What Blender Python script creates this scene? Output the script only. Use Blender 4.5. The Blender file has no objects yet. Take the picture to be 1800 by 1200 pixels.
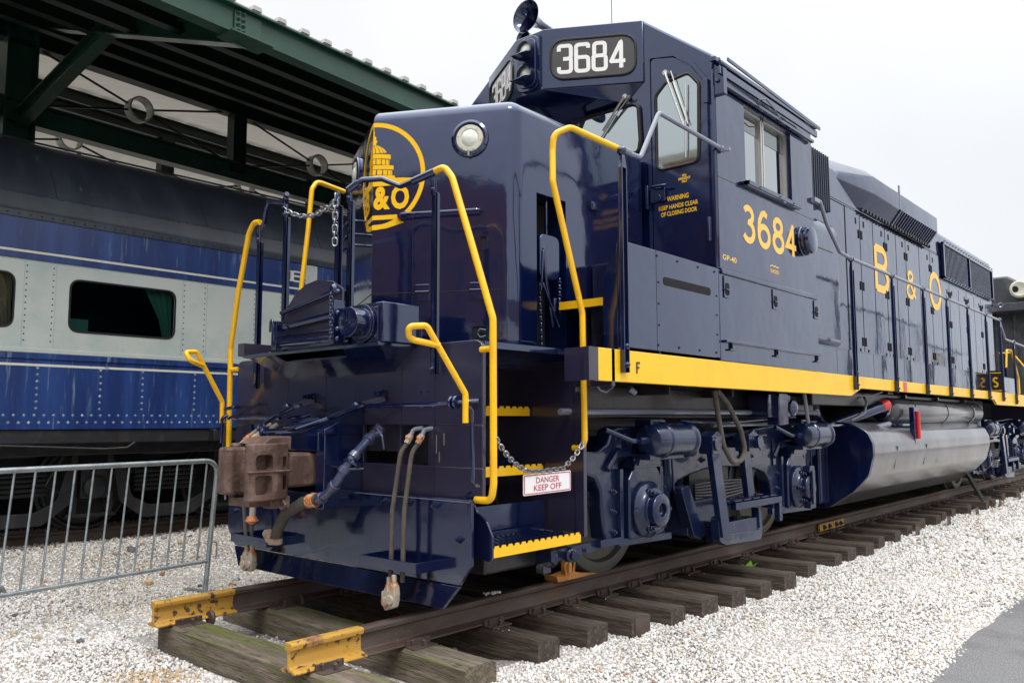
import bpy, math, random
import numpy as np
from mathutils import Vector, Matrix
from math import radians, sin, cos, pi, sqrt
random.seed(7); rng = np.random.default_rng(7)
SC = bpy.context.scene
COL = SC.collection

# ------------------------------------------------------------------ camera
cam_d = bpy.data.cameras.new("camera"); cam = bpy.data.objects.new("camera", cam_d); COL.objects.link(cam)
yaw, pitch, roll = -0.7221, 0.09617, -0.00196
fw = Vector((sin(yaw)*cos(pitch), cos(yaw)*cos(pitch), sin(pitch)))
rt = Vector((cos(yaw), -sin(yaw), 0)); up = rt.cross(fw)
r2 = rt*cos(roll)+up*sin(roll); u2 = -rt*sin(roll)+up*cos(roll)
Mc = Matrix((r2, u2, -fw)).transposed().to_4x4(); Mc.translation = Vector((4.5376, -3.4108, 1.1381))
cam.matrix_world = Mc
cam_d.sensor_width = 36; cam_d.lens = 36*1454.06/1800; cam_d.clip_start = 0.05; cam_d.clip_end = 3000
SC.camera = cam
# ------------------------------------------------------------------ world: bright overcast
SC.view_settings.view_transform = 'Standard'; SC.view_settings.look = 'None'
SC.view_settings.exposure = 0.52; SC.view_settings.gamma = 1
W = bpy.data.worlds.new("World"); SC.world = W; W.use_nodes = True
nt = W.node_tree; nt.nodes.clear()
def nd(t, **k):
    n = nt.nodes.new(t)
    for a, b in k.items(): setattr(n, a, b)
    return n
wo = nd('ShaderNodeOutputWorld'); add = nd('ShaderNodeAddShader')
bg1 = nd('ShaderNodeBackground'); bg2 = nd('ShaderNodeBackground')
sky = nd('ShaderNodeTexSky', sky_type='NISHITA', sun_disc=False)
sky.sun_elevation = radians(55); sky.sun_rotation = radians(120)
nt.links.new(sky.outputs[0], bg1.inputs[0]); bg1.inputs[1].default_value = 0.012
tc = nd('ShaderNodeTexCoord'); sep = nd('ShaderNodeSeparateXYZ'); nt.links.new(tc.outputs['Generated'], sep.inputs[0])
ramp = nd('ShaderNodeValToRGB'); nt.links.new(sep.outputs[2], ramp.inputs[0])
cr = ramp.color_ramp
cr.elements[0].position = 0.0; cr.elements[0].color = (.52, .54, .57, 1)
cr.elements[1].position = 1.0; cr.elements[1].color = (2.6, 2.6, 2.65, 1)
for p, c in ((.10, (.57, .58, .60, 1)), (.30, (.61, .615, .62, 1)), (.50, (.70, .70, .70, 1)), (.75, (1.7, 1.7, 1.72, 1))):
    e = cr.elements.new(p); e.color = c
noi = nd('ShaderNodeTexNoise'); noi.inputs['Scale'].default_value = 1.6; noi.inputs['Detail'].default_value = 4
nt.links.new(tc.outputs['Generated'], noi.inputs['Vector'])
nr = nd('ShaderNodeMapRange'); nr.inputs[1].default_value = .3; nr.inputs[2].default_value = .7
nr.inputs[3].default_value = .90; nr.inputs[4].default_value = 1.08
nt.links.new(noi.outputs[0], nr.inputs[0])
mx = nd('ShaderNodeVectorMath', operation='SCALE'); nt.links.new(ramp.outputs[0], mx.inputs[0]); nt.links.new(nr.outputs[0], mx.inputs['Scale'])
nt.links.new(mx.outputs[0], bg2.inputs[0]); bg2.inputs[1].default_value = 1.0
nt.links.new(bg1.outputs[0], add.inputs[0]); nt.links.new(bg2.outputs[0], add.inputs[1]); nt.links.new(add.outputs[0], wo.inputs[0])
# the sun behind thick cloud
sl = bpy.data.lights.new("sun", 'SUN'); sl.energy = 0.9; sl.angle = radians(14); sl.color = (1, .97, .93)
so = bpy.data.objects.new("sun", sl); COL.objects.link(so)
so.rotation_euler = (radians(35), 0, radians(60))

# ------------------------------------------------------------------ materials
def mat(name, base, rough=.5, metal=0., coat=0., coatr=.05, ior=1.5, bump=None, var=None, var2=None, coords='Object', stretch=None, emit=None, fine=None, ao=None):
    m = bpy.data.materials.new(name); m.use_nodes = True
    t = m.node_tree; b = t.nodes['Principled BSDF']
    b.inputs['Base Color'].default_value = (*base, 1); b.inputs['Roughness'].default_value = rough
    b.inputs['Metallic'].default_value = metal; b.inputs['Coat Weight'].default_value = coat
    b.inputs['Coat Roughness'].default_value = coatr; b.inputs['IOR'].default_value = ior
    tc = t.nodes.new('ShaderNodeTexCoord'); src = tc.outputs[coords]
    if stretch:
        mp = t.nodes.new('ShaderNodeMapping'); mp.inputs['Scale'].default_value = stretch
        t.links.new(src, mp.inputs[0]); src = mp.outputs[0]
    def noise(scale, det=4, s=None, rgh=.6):
        n = t.nodes.new('ShaderNodeTexNoise'); n.inputs['Scale'].default_value = scale
        n.inputs['Detail'].default_value = det; n.inputs['Roughness'].default_value = rgh
        t.links.new(s or src, n.inputs['Vector']); return n.outputs[0]
    col = None
    def mixin(prev, colr, scale, lo, hi, det=5):
        mr = t.nodes.new('ShaderNodeMapRange'); mr.inputs[1].default_value = lo; mr.inputs[2].default_value = hi
        t.links.new(noise(scale, det), mr.inputs[0])
        mi = t.nodes.new('ShaderNodeMix'); mi.data_type = 'RGBA'
        t.links.new(mr.outputs[0], mi.inputs[0])
        if prev is None: mi.inputs[6].default_value = (*base, 1)
        else: t.links.new(prev, mi.inputs[6])
        mi.inputs[7].default_value = (*colr, 1)
        return mi.outputs[2]
    if var: col = mixin(col, *var)
    if var2: col = mixin(col, *var2)
    if fine: col = mixin(col, *fine)
    if col is not None: t.links.new(col, b.inputs['Base Color'])
    if bump:
        last = None
        for (sc, st, dist) in bump:
            bn = t.nodes.new('ShaderNodeBump'); bn.inputs['Strength'].default_value = st; bn.inputs['Distance'].default_value = dist
            t.links.new(noise(sc, 3), bn.inputs['Height'])
            if last: t.links.new(last, bn.inputs['Normal'])
            last = bn.outputs[0]
        t.links.new(last, b.inputs['Normal'])
        if coat: t.links.new(last, b.inputs['Coat Normal'])
    if emit:
        b.inputs['Emission Color'].default_value = (*emit[0], 1); b.inputs['Emission Strength'].default_value = emit[1]
    return m
NAVYB = [(1.2, .42, .03), (7, .12, .006), (160, .08, .0006)]
MNAVY = mat('navy_gloss_paint', (.003, .008, .040), .3, coat=1, coatr=.035, ior=1.55, bump=NAVYB,
            var=((.009, .008, .030), 1.3, .45, .7), var2=((.014, .018, .04), 9, .62, .8))
MNAVY.node_tree.nodes['Principled BSDF'].inputs['Coat IOR'].default_value = 1.60
MNAVY.node_tree.nodes['Principled BSDF'].inputs['Specular IOR Level'].default_value = .25
def gloss_var(m, lo=.02, hi=.16, scale=2.2, tint=(.62, .72, 1)):
    t = m.node_tree; b = t.nodes['Principled BSDF']; tc = t.nodes.new('ShaderNodeTexCoord'); n = t.nodes.new('ShaderNodeTexNoise'); n.inputs['Scale'].default_value = scale; n.inputs['Detail'].default_value = 8; n.inputs['Roughness'].default_value = .7
    mp = t.nodes.new('ShaderNodeMapping'); mp.inputs['Scale'].default_value = (1, 1, .45); t.links.new(tc.outputs['Object'], mp.inputs[0]); t.links.new(mp.outputs[0], n.inputs['Vector'])
    r = t.nodes.new('ShaderNodeMapRange'); r.inputs[1].default_value = .42; r.inputs[2].default_value = .68; r.inputs[3].default_value = lo; r.inputs[4].default_value = hi
    t.links.new(n.outputs[0], r.inputs[0]); t.links.new(r.outputs[0], b.inputs['Coat Roughness'])
    b.inputs['Specular Tint'].default_value = (*tint, 1); b.inputs['Coat Tint'].default_value = (.80, .88, 1, 1)
MNAVY.node_tree.nodes['Principled BSDF'].inputs['Specular IOR Level'].default_value = .8
MNAVY.node_tree.nodes['Principled BSDF'].inputs['Roughness'].default_value = .12
MNAVY.node_tree.nodes['Principled BSDF'].inputs['Coat Weight'].default_value = .75
gloss_var(MNAVY, .02, .22)
MPLUM = mat('weathered_navy_paint', (.021, .020, .050), .32, coat=.8, coatr=.10, ior=1.5, bump=NAVYB,
            var=((.026, .018, .034), 1.1, .4, .66), var2=((.05, .045, .055), 14, .66, .8), fine=((.09, .08, .09), 120, .70, .78))
MCAST = mat('painted_cast_steel', (.004, .010, .042), .4, coat=1, coatr=.05, ior=1.4, bump=[(3, .4, .02), (30, .15, .003)],
            var=((.010, .014, .034), 4, .45, .7))
gloss_var(MCAST, .04, .20, 5)
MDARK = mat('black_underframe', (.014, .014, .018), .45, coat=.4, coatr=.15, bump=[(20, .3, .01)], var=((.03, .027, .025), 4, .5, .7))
MBLACK = mat('black_rubber', (.012, .012, .013), .45)
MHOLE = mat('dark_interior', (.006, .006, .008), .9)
MYEL = mat('yellow_enamel', (.93, .52, .003), .38, coat=.3, coatr=.08, bump=[(30, .1, .002)], var=((.86, .44, .003), 6, .5, .7))
MYELF = mat('yellow_sill_paint', (.93, .56, .006), .4, coat=.2, coatr=.1, bump=[(2, .15, .01)], var=((.86, .46, .006), 3, .5, .75))
MLET = mat('imitation_gold_lettering', (.95, .58, .12), .45)
MHER = mat('herald_yellow', (.92, .53, .004), .35, coat=.4)
MWHT = mat('white_numerals', (.82, .82, .8), .4)
MNB = mat('numberboard_glass', (.028, .024, .024), .25, coat=1, coatr=.03)
MGLS = mat('window_glass', (.44, .49, .50), .03, metal=1.0, bump=[(1.2, .06, .01)])
MGLT = bpy.data.materials.new('clear_coach_glass'); MGLT.use_nodes = True; _t = MGLT.node_tree; _t.nodes.clear()
_o = _t.nodes.new('ShaderNodeOutputMaterial'); _x = _t.nodes.new('ShaderNodeMixShader'); _f = _t.nodes.new('ShaderNodeFresnel'); _f.inputs[0].default_value = 1.6
_a = _t.nodes.new('ShaderNodeBsdfTransparent'); _a.inputs[0].default_value = (.62, .70, .68, 1); _g = _t.nodes.new('ShaderNodeBsdfGlossy'); _g.inputs['Roughness'].default_value = .01
_t.links.new(_f.outputs[0], _x.inputs[0]); _t.links.new(_a.outputs[0], _x.inputs[1]); _t.links.new(_g.outputs[0], _x.inputs[2]); _t.links.new(_x.outputs[0], _o.inputs[0])
MGLD = mat('dark_window_glass', (.03, .045, .045), .04, coat=1, coatr=.0, ior=1.7)
MCHR = mat('zinc_chain', (.35, .36, .38), .35, metal=1, bump=[(60, .3, .002)])
MSTL = mat('grey_painted_pipe', (.20, .22, .29), .35, coat=.5, coatr=.1, bump=[(40, .2, .002)])
MPIPE = mat('navy_painted_pipe', (.035, .045, .10), .3, coat=.8, coatr=.1, bump=[(40, .3, .002)])
MALU = mat('aluminium_trim', (.62, .61, .58), .38, metal=.8)
MLIGHT = mat('frosted_lens', (.72, .76, .68), .25, coat=.8)
MBEZ = mat('cream_bezel', (.58, .57, .48), .5, bump=[(60, .2, .001)])
MCOUP = mat('brown_cast_coupler', (.080, .045, .034), .58, bump=[(30, .5, .012), (120, .5, .004)],
            var=((.19, .125, .10), 6, .45, .66), var2=((.40, .13, .03), 3.2, .57, .70), fine=((.30, .26, .24), 70, .64, .76))
MHOSE = mat('grey_rubber_hose', (.075, .066, .055), .75, bump=[(80, .3, .003)], var=((.12, .10, .085), 12, .45, .7))
MGLAD = mat('glad_hand_casting', (.42, .38, .31), .6, bump=[(40, .4, .004)], var=((.42, .17, .05), 16, .52, .66))
MORG = mat('orange_rusty_clamp', (.55, .16, .04), .6, var=((.62, .5, .3), 30, .5, .6))
MRED = mat('red_valve_paint', (.65, .03, .03), .4, coat=.4)
MRAIL = mat('weathered_rail_steel', (.072, .044, .034), .6, metal=.25, bump=[(40, .4, .004)], stretch=(1, .35, 1),
            var=((.12, .095, .085), 5, .4, .7), var2=((.16, .075, .035), 3, .60, .76), fine=((.17, .14, .13), 90, .6, .75))
MRYEL = mat('chipped_yellow_rail_end', (.50, .28, .04), .6, bump=[(60, .4, .004)],
            var=((.48, .27, .06), 9, .48, .62), var2=((.22, .10, .055), 5, .60, .70), fine=((.07, .04, .03), 24, .56, .62))
MTIE = mat('weathered_tie_wood', (.055, .038, .029), .85, bump=[(1.6, .9, .02), (7, .8, .01)], stretch=(2.2, 22, 22),
           var=((.13, .105, .08), 1.5, .45, .66), fine=((.02, .014, .010), 3.5, .55, .68))
MMOSS = mat('mossy_tie_wood', (.13, .105, .075), .88, bump=[(1.6, .9, .02), (7, .8, .01)], stretch=(2.2, 22, 22),
            var=((.23, .19, .15), 1.2, .45, .62), var2=((.13, .145, .04), .35, .515, .64), fine=((.03, .022, .015), 3.5, .56, .68))
MSLATE = mat('slate_blue_paint', (.03, .042, .07), .4, coat=.4, coatr=.15)
MTANK = mat('glossy_tank_paint', (.04, .045, .065), .30, coat=.8, coatr=.14, ior=1.6, bump=[(.9, .2, .02), (9, .06, .004)],
            var=((.12, .12, .125), 1.2, .45, .65))
MGALV = mat('galvanised_steel', (.42, .46, .47), .5, metal=.7, bump=[(70, .3, .002)], var=((.27, .32, .35), 14, .4, .65))
MSIGN = mat('white_sign_plastic', (.80, .80, .80), .45); MSRED = mat('sign_red_print', (.48, .04, .10), .5)
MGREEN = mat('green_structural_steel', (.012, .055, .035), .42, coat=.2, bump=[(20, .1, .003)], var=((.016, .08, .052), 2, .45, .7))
MSGREEN = mat('shaded_green_steel', (.006, .016, .012), .5)  # shed green darkened; the shade under the roof is put into the colour
MDECK = mat('pale_roof_deck', (.72, .70, .66), .65)
_t = MDECK.node_tree; _p = _t.nodes['Principled BSDF']; _tr = _t.nodes.new('ShaderNodeBsdfTranslucent'); _tr.inputs[0].default_value = (.75, .72, .64, 1)  # translucent share added to brighten the underside of the deck
_mx = _t.nodes.new('ShaderNodeMixShader'); _mx.inputs[0].default_value = .055; _t.links.new(_p.outputs[0], _mx.inputs[1]); _t.links.new(_tr.outputs[0], _mx.inputs[2]); _t.links.new(_mx.outputs[0], _t.nodes['Material Output'].inputs[0])
MRIV = mat('chalky_blue_rivet', (.13, .20, .32), .6, var=((.40, .46, .52), 20, .5, .62))
MZINC = mat('zinc_roof_sheet', (.45, .45, .42), .5, metal=.4)
MCBLUE = mat('faded_coach_blue', (.008, .028, .13), .4, coat=.35, coatr=.2, bump=[(1.5, .4, .01), (30, .2, .002)], stretch=(1, 2.4, .22),
             var=((.018, .055, .21), 2, .45, .66), var2=((.09, .15, .28), 11, .60, .76), fine=((.30, .36, .44), 5, .64, .80))
MCWHT = mat('pale_grey_coach_paint', (.46, .50, .47), .5, bump=[(5, .15, .006)], var=((.36, .43, .42), 2.5, .45, .7), var2=((.30, .33, .30), 10, .66, .8))
MCROOF = mat('charcoal_coach_roof', (.026, .032, .046), .42, coat=.3, coatr=.3, bump=[(4, .3, .01)], stretch=(.4, 1.4, .4), var=((.045, .055, .075), 2.4, .45, .7), fine=((.20, .23, .28), 6, .68, .78))
MCBLK = mat('black_coach_truck', (.016, .017, .02), .5, bump=[(30, .3, .006)], var=((.04, .038, .036), 6, .5, .7))
MCREAM = mat('cream_stripe', (.60, .60, .51), .5, var=((.30, .32, .30), 14, .62, .7))
MCURT = mat('green_curtain', (.10, .36, .29), .8); MCURB = mat('beige_curtain', (.42, .35, .27), .8)
MWHT2 = mat('pale_bounce_sheet', (.6, .58, .54), .8)  # pale reflector colour for the sheet below the shed roof
MCONC = mat('concrete', (.20, .19, .18), .85, bump=[(12, .3, .01)], var=((.14, .13, .125), 1.5, .4, .7))
MGREY2 = mat('sooty_grey_steel', (.050, .055, .062), .5, bump=[(8, .3, .01)], var=((.13, .13, .135), 2.3, .5, .7), var2=((.20, .05, .04), 1.2, .66, .72))
MBRICK = mat('brick', (.26, .13, .10), .85); MSTONE = mat('stone_trim', (.32, .30, .26), .8)
MLEAF = mat('leaf', (.18, .42, .05), .5)
MCHOCK = mat('rusty_orange_chock', (.42, .17, .04), .6, bump=[(30, .3, .006)], var=((.62, .30, .08), 8, .45, .65), fine=((.10, .05, .03), 50, .62, .7))

# ------------------------------------------------------------------ mesh helpers
class M:
    def __init__(s): s.v = []; s.f = []; s.p = []
    def add(s, v, f):
        n = len(s.v); s.p.append((n, n+len(v), len(s.f), len(s.f)+len(f))); s.v += [tuple(p) for p in v]; s.f += [tuple(i+n for i in q) for q in f]; return s
    def box(s, x0, x1, y0, y1, z0, z1):
        if x0 > x1: x0, x1 = x1, x0
        if y0 > y1: y0, y1 = y1, y0
        if z0 > z1: z0, z1 = z1, z0
        return s.add([(x0,y0,z0),(x1,y0,z0),(x1,y1,z0),(x0,y1,z0),(x0,y0,z1),(x1,y0,z1),(x1,y1,z1),(x0,y1,z1)],
                     [(0,3,2,1),(4,5,6,7),(0,1,5,4),(1,2,6,5),(2,3,7,6),(3,0,4,7)])
    def beam(s, a, b, w, h, upv=(0,0,1)):
        a = Vector(a); b = Vector(b); d = (b-a).normalized(); u = Vector(upv)
        sd = d.cross(u); sd = sd.normalized() if sd.length > 1e-4 else Vector((1,0,0)); u = sd.cross(d)
        v = [p+sd*i*w/2+u*j*h/2 for p in (a, b) for i, j in ((-1,-1),(1,-1),(1,1),(-1,1))]
        return s.add(v, [(0,1,2,3)[::-1],(4,5,6,7),(0,1,5,4),(1,2,6,5),(2,3,7,6),(3,0,4,7)])
    def prism(s, poly, ax, a, b):
        # poly: 2D points in the two remaining axes (order x,y,z without ax)
        def P(p, t):
            return (t, p[0], p[1]) if ax == 'x' else (p[0], t, p[1]) if ax == 'y' else (p[0], p[1], t)
        A = sum(poly[i][0]*poly[(i+1)%len(poly)][1]-poly[(i+1)%len(poly)][0]*poly[i][1] for i in range(len(poly)))
        flip = (A < 0) != (ax == 'y')
        if flip: poly = poly[::-1]
        if a > b: a, b = b, a
        n = len(poly)
        v = [P(p, a) for p in poly]+[P(p, b) for p in poly]
        f = [tuple(range(n))[::-1], tuple(range(n, 2*n))]+[(i, (i+1)%n, (i+1)%n+n, i+n) for i in range(n)]
        return s.add(v, f)
    def cyl(s, a, b, r0, r1=None, n=20):
        r1 = r0 if r1 is None else r1
        return s.lathe([(0, r0), ((Vector(b)-Vector(a)).length, r1)], a, Vector(b)-Vector(a), n)
    def lathe(s, prof, o, ax, n=24, caps=True):
        o = Vector(o); ax = Vector(ax).normalized(); t = Vector((0,0,1)) if abs(ax.z) < .9 else Vector((1,0,0))
        e1 = ax.cross(t).normalized(); e2 = ax.cross(e1)
        v = []; f = []
        for (h, r) in prof:
            for i in range(n):
                an = 2*pi*i/n; v.append(o+ax*h+(e1*cos(an)+e2*sin(an))*max(r, 1e-5))
        for k in range(len(prof)-1):
            for i in range(n): f.append((k*n+i, k*n+(i+1)%n, (k+1)*n+(i+1)%n, (k+1)*n+i))
        if caps and prof[0][1] > 1e-4: f.append(tuple(range(n))[::-1])
        if caps and prof[-1][1] > 1e-4: f.append(tuple(range((len(prof)-1)*n, len(prof)*n)))
        return s.add(v, f)
    def tube(s, path, r, n=10, fil=0., closed=False, seg=5):
        pts = fillet([Vector(p) for p in path], fil, seg, closed) if fil else [Vector(p) for p in path]
        N = len(pts); v = []; f = []; prev = None
        for i, p in enumerate(pts):
            if closed: d = (pts[(i+1)%N]-pts[i-1]).normalized()
            else: d = (pts[min(i+1, N-1)]-pts[max(i-1, 0)]).normalized()
            if prev is None:
                t = Vector((0,0,1)) if abs(d.z) < .9 else Vector((1,0,0)); e1 = d.cross(t).normalized()
            else: e1 = (prev-d*prev.dot(d)).normalized()
            prev = e1; e2 = d.cross(e1)
            for k in range(n): v.append(p+(e1*cos(2*pi*k/n)+e2*sin(2*pi*k/n))*r)
        for i in range(N-1+(1 if closed else 0)):
            j = (i+1) % N
            for k in range(n): f.append((i*n+k, i*n+(k+1)%n, j*n+(k+1)%n, j*n+k))
        if not closed: f.append(tuple(range(n))[::-1]); f.append(tuple(range((N-1)*n, N*n)))
        return s.add(v, f)
    def sphere(s, c, r, n=12, sc=(1,1,1)):
        c = Vector(c); v = []; f = []; m = n//2
        for j in range(m+1):
            th = pi*j/m
            for i in range(n): v.append(c+Vector((r*sc[0]*sin(th)*cos(2*pi*i/n), r*sc[1]*sin(th)*sin(2*pi*i/n), r*sc[2]*cos(th))))
        for j in range(m):
            for i in range(n): f.append((j*n+i, (j+1)*n+i, (j+1)*n+(i+1)%n, j*n+(i+1)%n))
        return s.add(v, f)
    def mapped(s, polys, fn, th=.002):
        # 2D polygons -> surface function fn(u,v,offset)
        for i, p in enumerate(polys):
            n = len(p); v = [fn(a, b, 0) for a, b in p]+[fn(a, b, th+(i % 37)*.00005) for a, b in p]
            s.add(v, [tuple(range(n, 2*n))]+[(i, (i+1)%n, (i+1)%n+n, i+n) for i in range(n)])
        return s
    def bolt(s, c, ax, r=.018, h=.02):
        a = Vector(ax).normalized(); c = Vector(c)
        s.cyl(c, c+a*h*.4, r*1.35, n=12); s.cyl(c+a*h*.4, c+a*h, r, n=6); s.cyl(c+a*h, c+a*h*1.7, r*.55, n=8); return s
def fillet(P, r, seg=5, closed=False):
    out = []; N = len(P)
    for i, p in enumerate(P):
        if not closed and i in (0, N-1): out.append(p); continue
        a = P[i-1]; b = P[(i+1)%N]
        da = (a-p); db = (b-p); la, lb = da.length, db.length
        if la < 1e-6 or lb < 1e-6: out.append(p); continue
        da /= la; db /= lb; ang = math.acos(max(-1, min(1, da.dot(db))))
        if ang > pi-.05: out.append(p); continue
        q = min(r/math.tan(ang/2), la*.48, lb*.48)
        A = p+da*q; B = p+db*q
        for k in range(seg+1):
            t = k/seg; out.append(A*(1-t)**2+p*2*t*(1-t)+B*t*t)
    return out
def fil2(poly, r, seg=5):
    return [(p.x, p.y) for p in fillet([Vector((a, b, 0)) for a, b in poly], r, seg, True)]
def rrect(x0, x1, z0, z1, r, seg=5): return fil2([(x0,z0),(x1,z0),(x1,z1),(x0,z1)], r, seg)
def circ(cx, cz, r, n=32, rz=None): return [(cx+r*cos(2*pi*i/n), cz+(rz or r)*sin(2*pi*i/n)) for i in range(n)]
def ribbon(path, w, closed=False):
    P = [Vector((a, b)) for a, b in path]; N = len(P); L = []; R = []
    for i in range(N):
        if closed: d0 = P[i]-P[i-1]; d1 = P[(i+1)%N]-P[i]
        else: d0 = P[i]-P[max(i-1, 0)]; d1 = P[min(i+1, N-1)]-P[i]
        if d0.length < 1e-9: d0 = d1
        if d1.length < 1e-9: d1 = d0
        n0 = Vector((-d0.y, d0.x)).normalized(); n1 = Vector((-d1.y, d1.x)).normalized()
        m = (n0+n1); m = m.normalized() if m.length > 1e-6 else n0
        k = w/2/max(.35, m.dot(n0)); L.append(P[i]+m*k); R.append(P[i]-m*k)
    out = []
    for i in range(N if closed else N-1):
        j = (i+1) % N; out.append([tuple(R[i]), tuple(R[j]), tuple(L[j]), tuple(L[i])])
    return out
WHOLE = ('rivet', 'seam', 'letter', 'herald', 'numeral', 'louver', 'fins', 'mesh', 'chain', 'joint', 'edge', 'shell', 'grating', 'window_wall', 'brick', 'sill', 'stitch', 'trim', 'weed', 'stripe', 'leaf', 'herald', 'frame')
XTRA = {}
def pieces(m):
    k = len(m.p)
    if k < 2 or k > 400: return [list(range(k))]
    V = np.array([tuple(v) for v in m.v], float)
    lo = np.array([V[a:b].min(0) for a, b, _, _ in m.p]); hi = np.array([V[a:b].max(0) for a, b, _, _ in m.p]); size = (hi-lo).max(1)
    gap = np.maximum(0, np.maximum(lo[:, None]-hi[None], lo[None]-hi[:, None]))
    near = np.sqrt((gap**2).sum(2)) <= np.maximum(.02, .48*np.maximum(size[:, None], size[None]))
    lab = list(range(k))
    def find(i):
        while lab[i] != i: i = lab[i]
        return i
    for i, j in zip(*np.nonzero(np.triu(near, 1))):
        a, b = find(i), find(j)
        if a != b: lab[b] = a
    g = {}
    for i in range(k): g.setdefault(find(i), []).append(i)
    return list(g.values())
def link(name, m, material, parent=None, bevel=0., smooth=True, ang=35, bang=35, seg=2):
    if not any(w in name for w in WHOLE):
        g = pieces(m)
        if 1 < len(g) <= 40:
            objs = []
            for ids in g:
                q = M()
                for i in ids:
                    a, b, c, d = m.p[i]; q.add(m.v[a:b], [tuple(t-a for t in f) for f in m.f[c:d]])
                objs.append(link1(name, q, material, parent, bevel, smooth, ang, bang, seg))
            objs.sort(key=lambda o: -len(o.data.vertices)); XTRA[objs[0].name] = objs[1:]
            return objs[0]
    return link1(name, m, material, parent, bevel, smooth, ang, bang, seg)
def under(o, parent):
    for q in [o]+XTRA.get(o.name, []):
        q.parent = parent
        if parent.parent is None: q.matrix_parent_inverse = Matrix.Translation(-parent.location)
def link1(name, m, material, parent=None, bevel=0., smooth=True, ang=35, bang=35, seg=2):
    me = bpy.data.meshes.new(name); me.from_pydata([tuple(v) for v in m.v], [], m.f); me.validate(); me.update()
    me.materials.append(material)
    if smooth:
        me.shade_smooth(); me.set_sharp_from_angle(angle=radians(ang))
    o = bpy.data.objects.new(name, me); COL.objects.link(o)
    if parent is not None: adopt(o, parent)
    if bevel:
        b = o.modifiers.new('bevel', 'BEVEL'); b.width = bevel; b.segments = seg; b.limit_method = 'ANGLE'; b.angle_limit = radians(bang); b.harden_normals = False
    return o
def adopt(o, parent):
    o.parent = parent
    # every top-level Empty only translates; parts keep world coordinates
    if parent.parent is None: o.matrix_parent_inverse = Matrix.Translation(-parent.location)
    else: o.matrix_parent_inverse = Matrix.Identity(4)
def thing(name, label, cat, loc=(0,0,0), group=None):
    o = bpy.data.objects.new(name, None); COL.objects.link(o); o.location = loc; o.empty_display_size = .2
    return tag(o, label, cat, group)
def tag(o, label=None, cat=None, group=None, kind=None):
    if label: o['label'] = label
    if cat: o['category'] = cat
    if group: o['group'] = group
    if kind: o['kind'] = kind
    return o
def cut(o, cutters):
    c = M()
    for k in cutters: c.add(k.v, list(k.f))
    me = bpy.data.meshes.new('c'); me.from_pydata([tuple(v) for v in c.v], [], c.f); co = bpy.data.objects.new('c', me); COL.objects.link(co)
    b = o.modifiers.new('cut', 'BOOLEAN'); b.object = co; b.operation = 'DIFFERENCE'; b.solver = 'EXACT'
    bpy.context.view_layer.update()
    dg = bpy.context.evaluated_depsgraph_get()
    nm = bpy.data.meshes.new_from_object(o.evaluated_get(dg)); o.modifiers.clear(); o.data = nm
    bpy.data.objects.remove(co); return o
def text(s, size, fn, m, bold=0., width=None, squash=1., th=.0015):
    cu = bpy.data.curves.new('t', 'FONT'); cu.body = s; cu.size = size; cu.offset = bold; cu.align_x = 'CENTER'; cu.resolution_u = 3
    ob = bpy.data.objects.new('t', cu); COL.objects.link(ob); bpy.context.view_layer.update()
    me = bpy.data.meshes.new_from_object(ob.evaluated_get(bpy.context.evaluated_depsgraph_get()))
    vs = [v.co.copy() for v in me.vertices]
    ys = [v.y for v in vs]; y0, y1 = min(ys), max(ys); xs = [v.x for v in vs]; x0, x1 = min(xs), max(xs)
    k = (width/(x1-x0)) if width else squash
    cx = (x0+x1)/2
    m.add([fn((v.x-cx)*k, v.y-(y0+y1)/2, th) for v in vs], [tuple(p.vertices) for p in me.polygons])
    bpy.data.objects.remove(ob); bpy.data.meshes.remove(me); return m
def chain(m, pts, L=.034, r=.0042, w=.011):
    P = [Vector(p) for p in pts]; seg = [(P[i+1]-P[i]).length for i in range(len(P)-1)]; tot = sum(seg)
    n = max(2, int(tot/(L*.74))); 
    def at(s):
        for i, q in enumerate(seg):
            if s <= q or i == len(seg)-1: return P[i].lerp(P[i+1], min(1, s/q)), (P[i+1]-P[i]).normalized()
            s -= q
    for k in range(n):
        c, d = at((k+.5)*tot/n); t = Vector((0,0,1)) if abs(d.z) < .9 else Vector((1,0,0))
        a = d.cross(t).normalized(); b = d.cross(a); e = (a+b).normalized() if k % 2 else (a-b).normalized()
        loop = []
        for q in range(14):
            an = 2*pi*q/14; x = cos(an); y = sin(an)
            loop.append(c+d*((L/2-w)*(1 if x > 0 else -1)*min(1, abs(x)*3)+x*w)+e*y*w)
        m.tube(loop, r, 6, closed=True)
    return m
def sag(a, b, s, n=12):
    a = Vector(a); b = Vector(b)
    return [a.lerp(b, i/n)+Vector((0, 0, -s*4*(i/n)*(1-i/n))) for i in range(n+1)]
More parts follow.
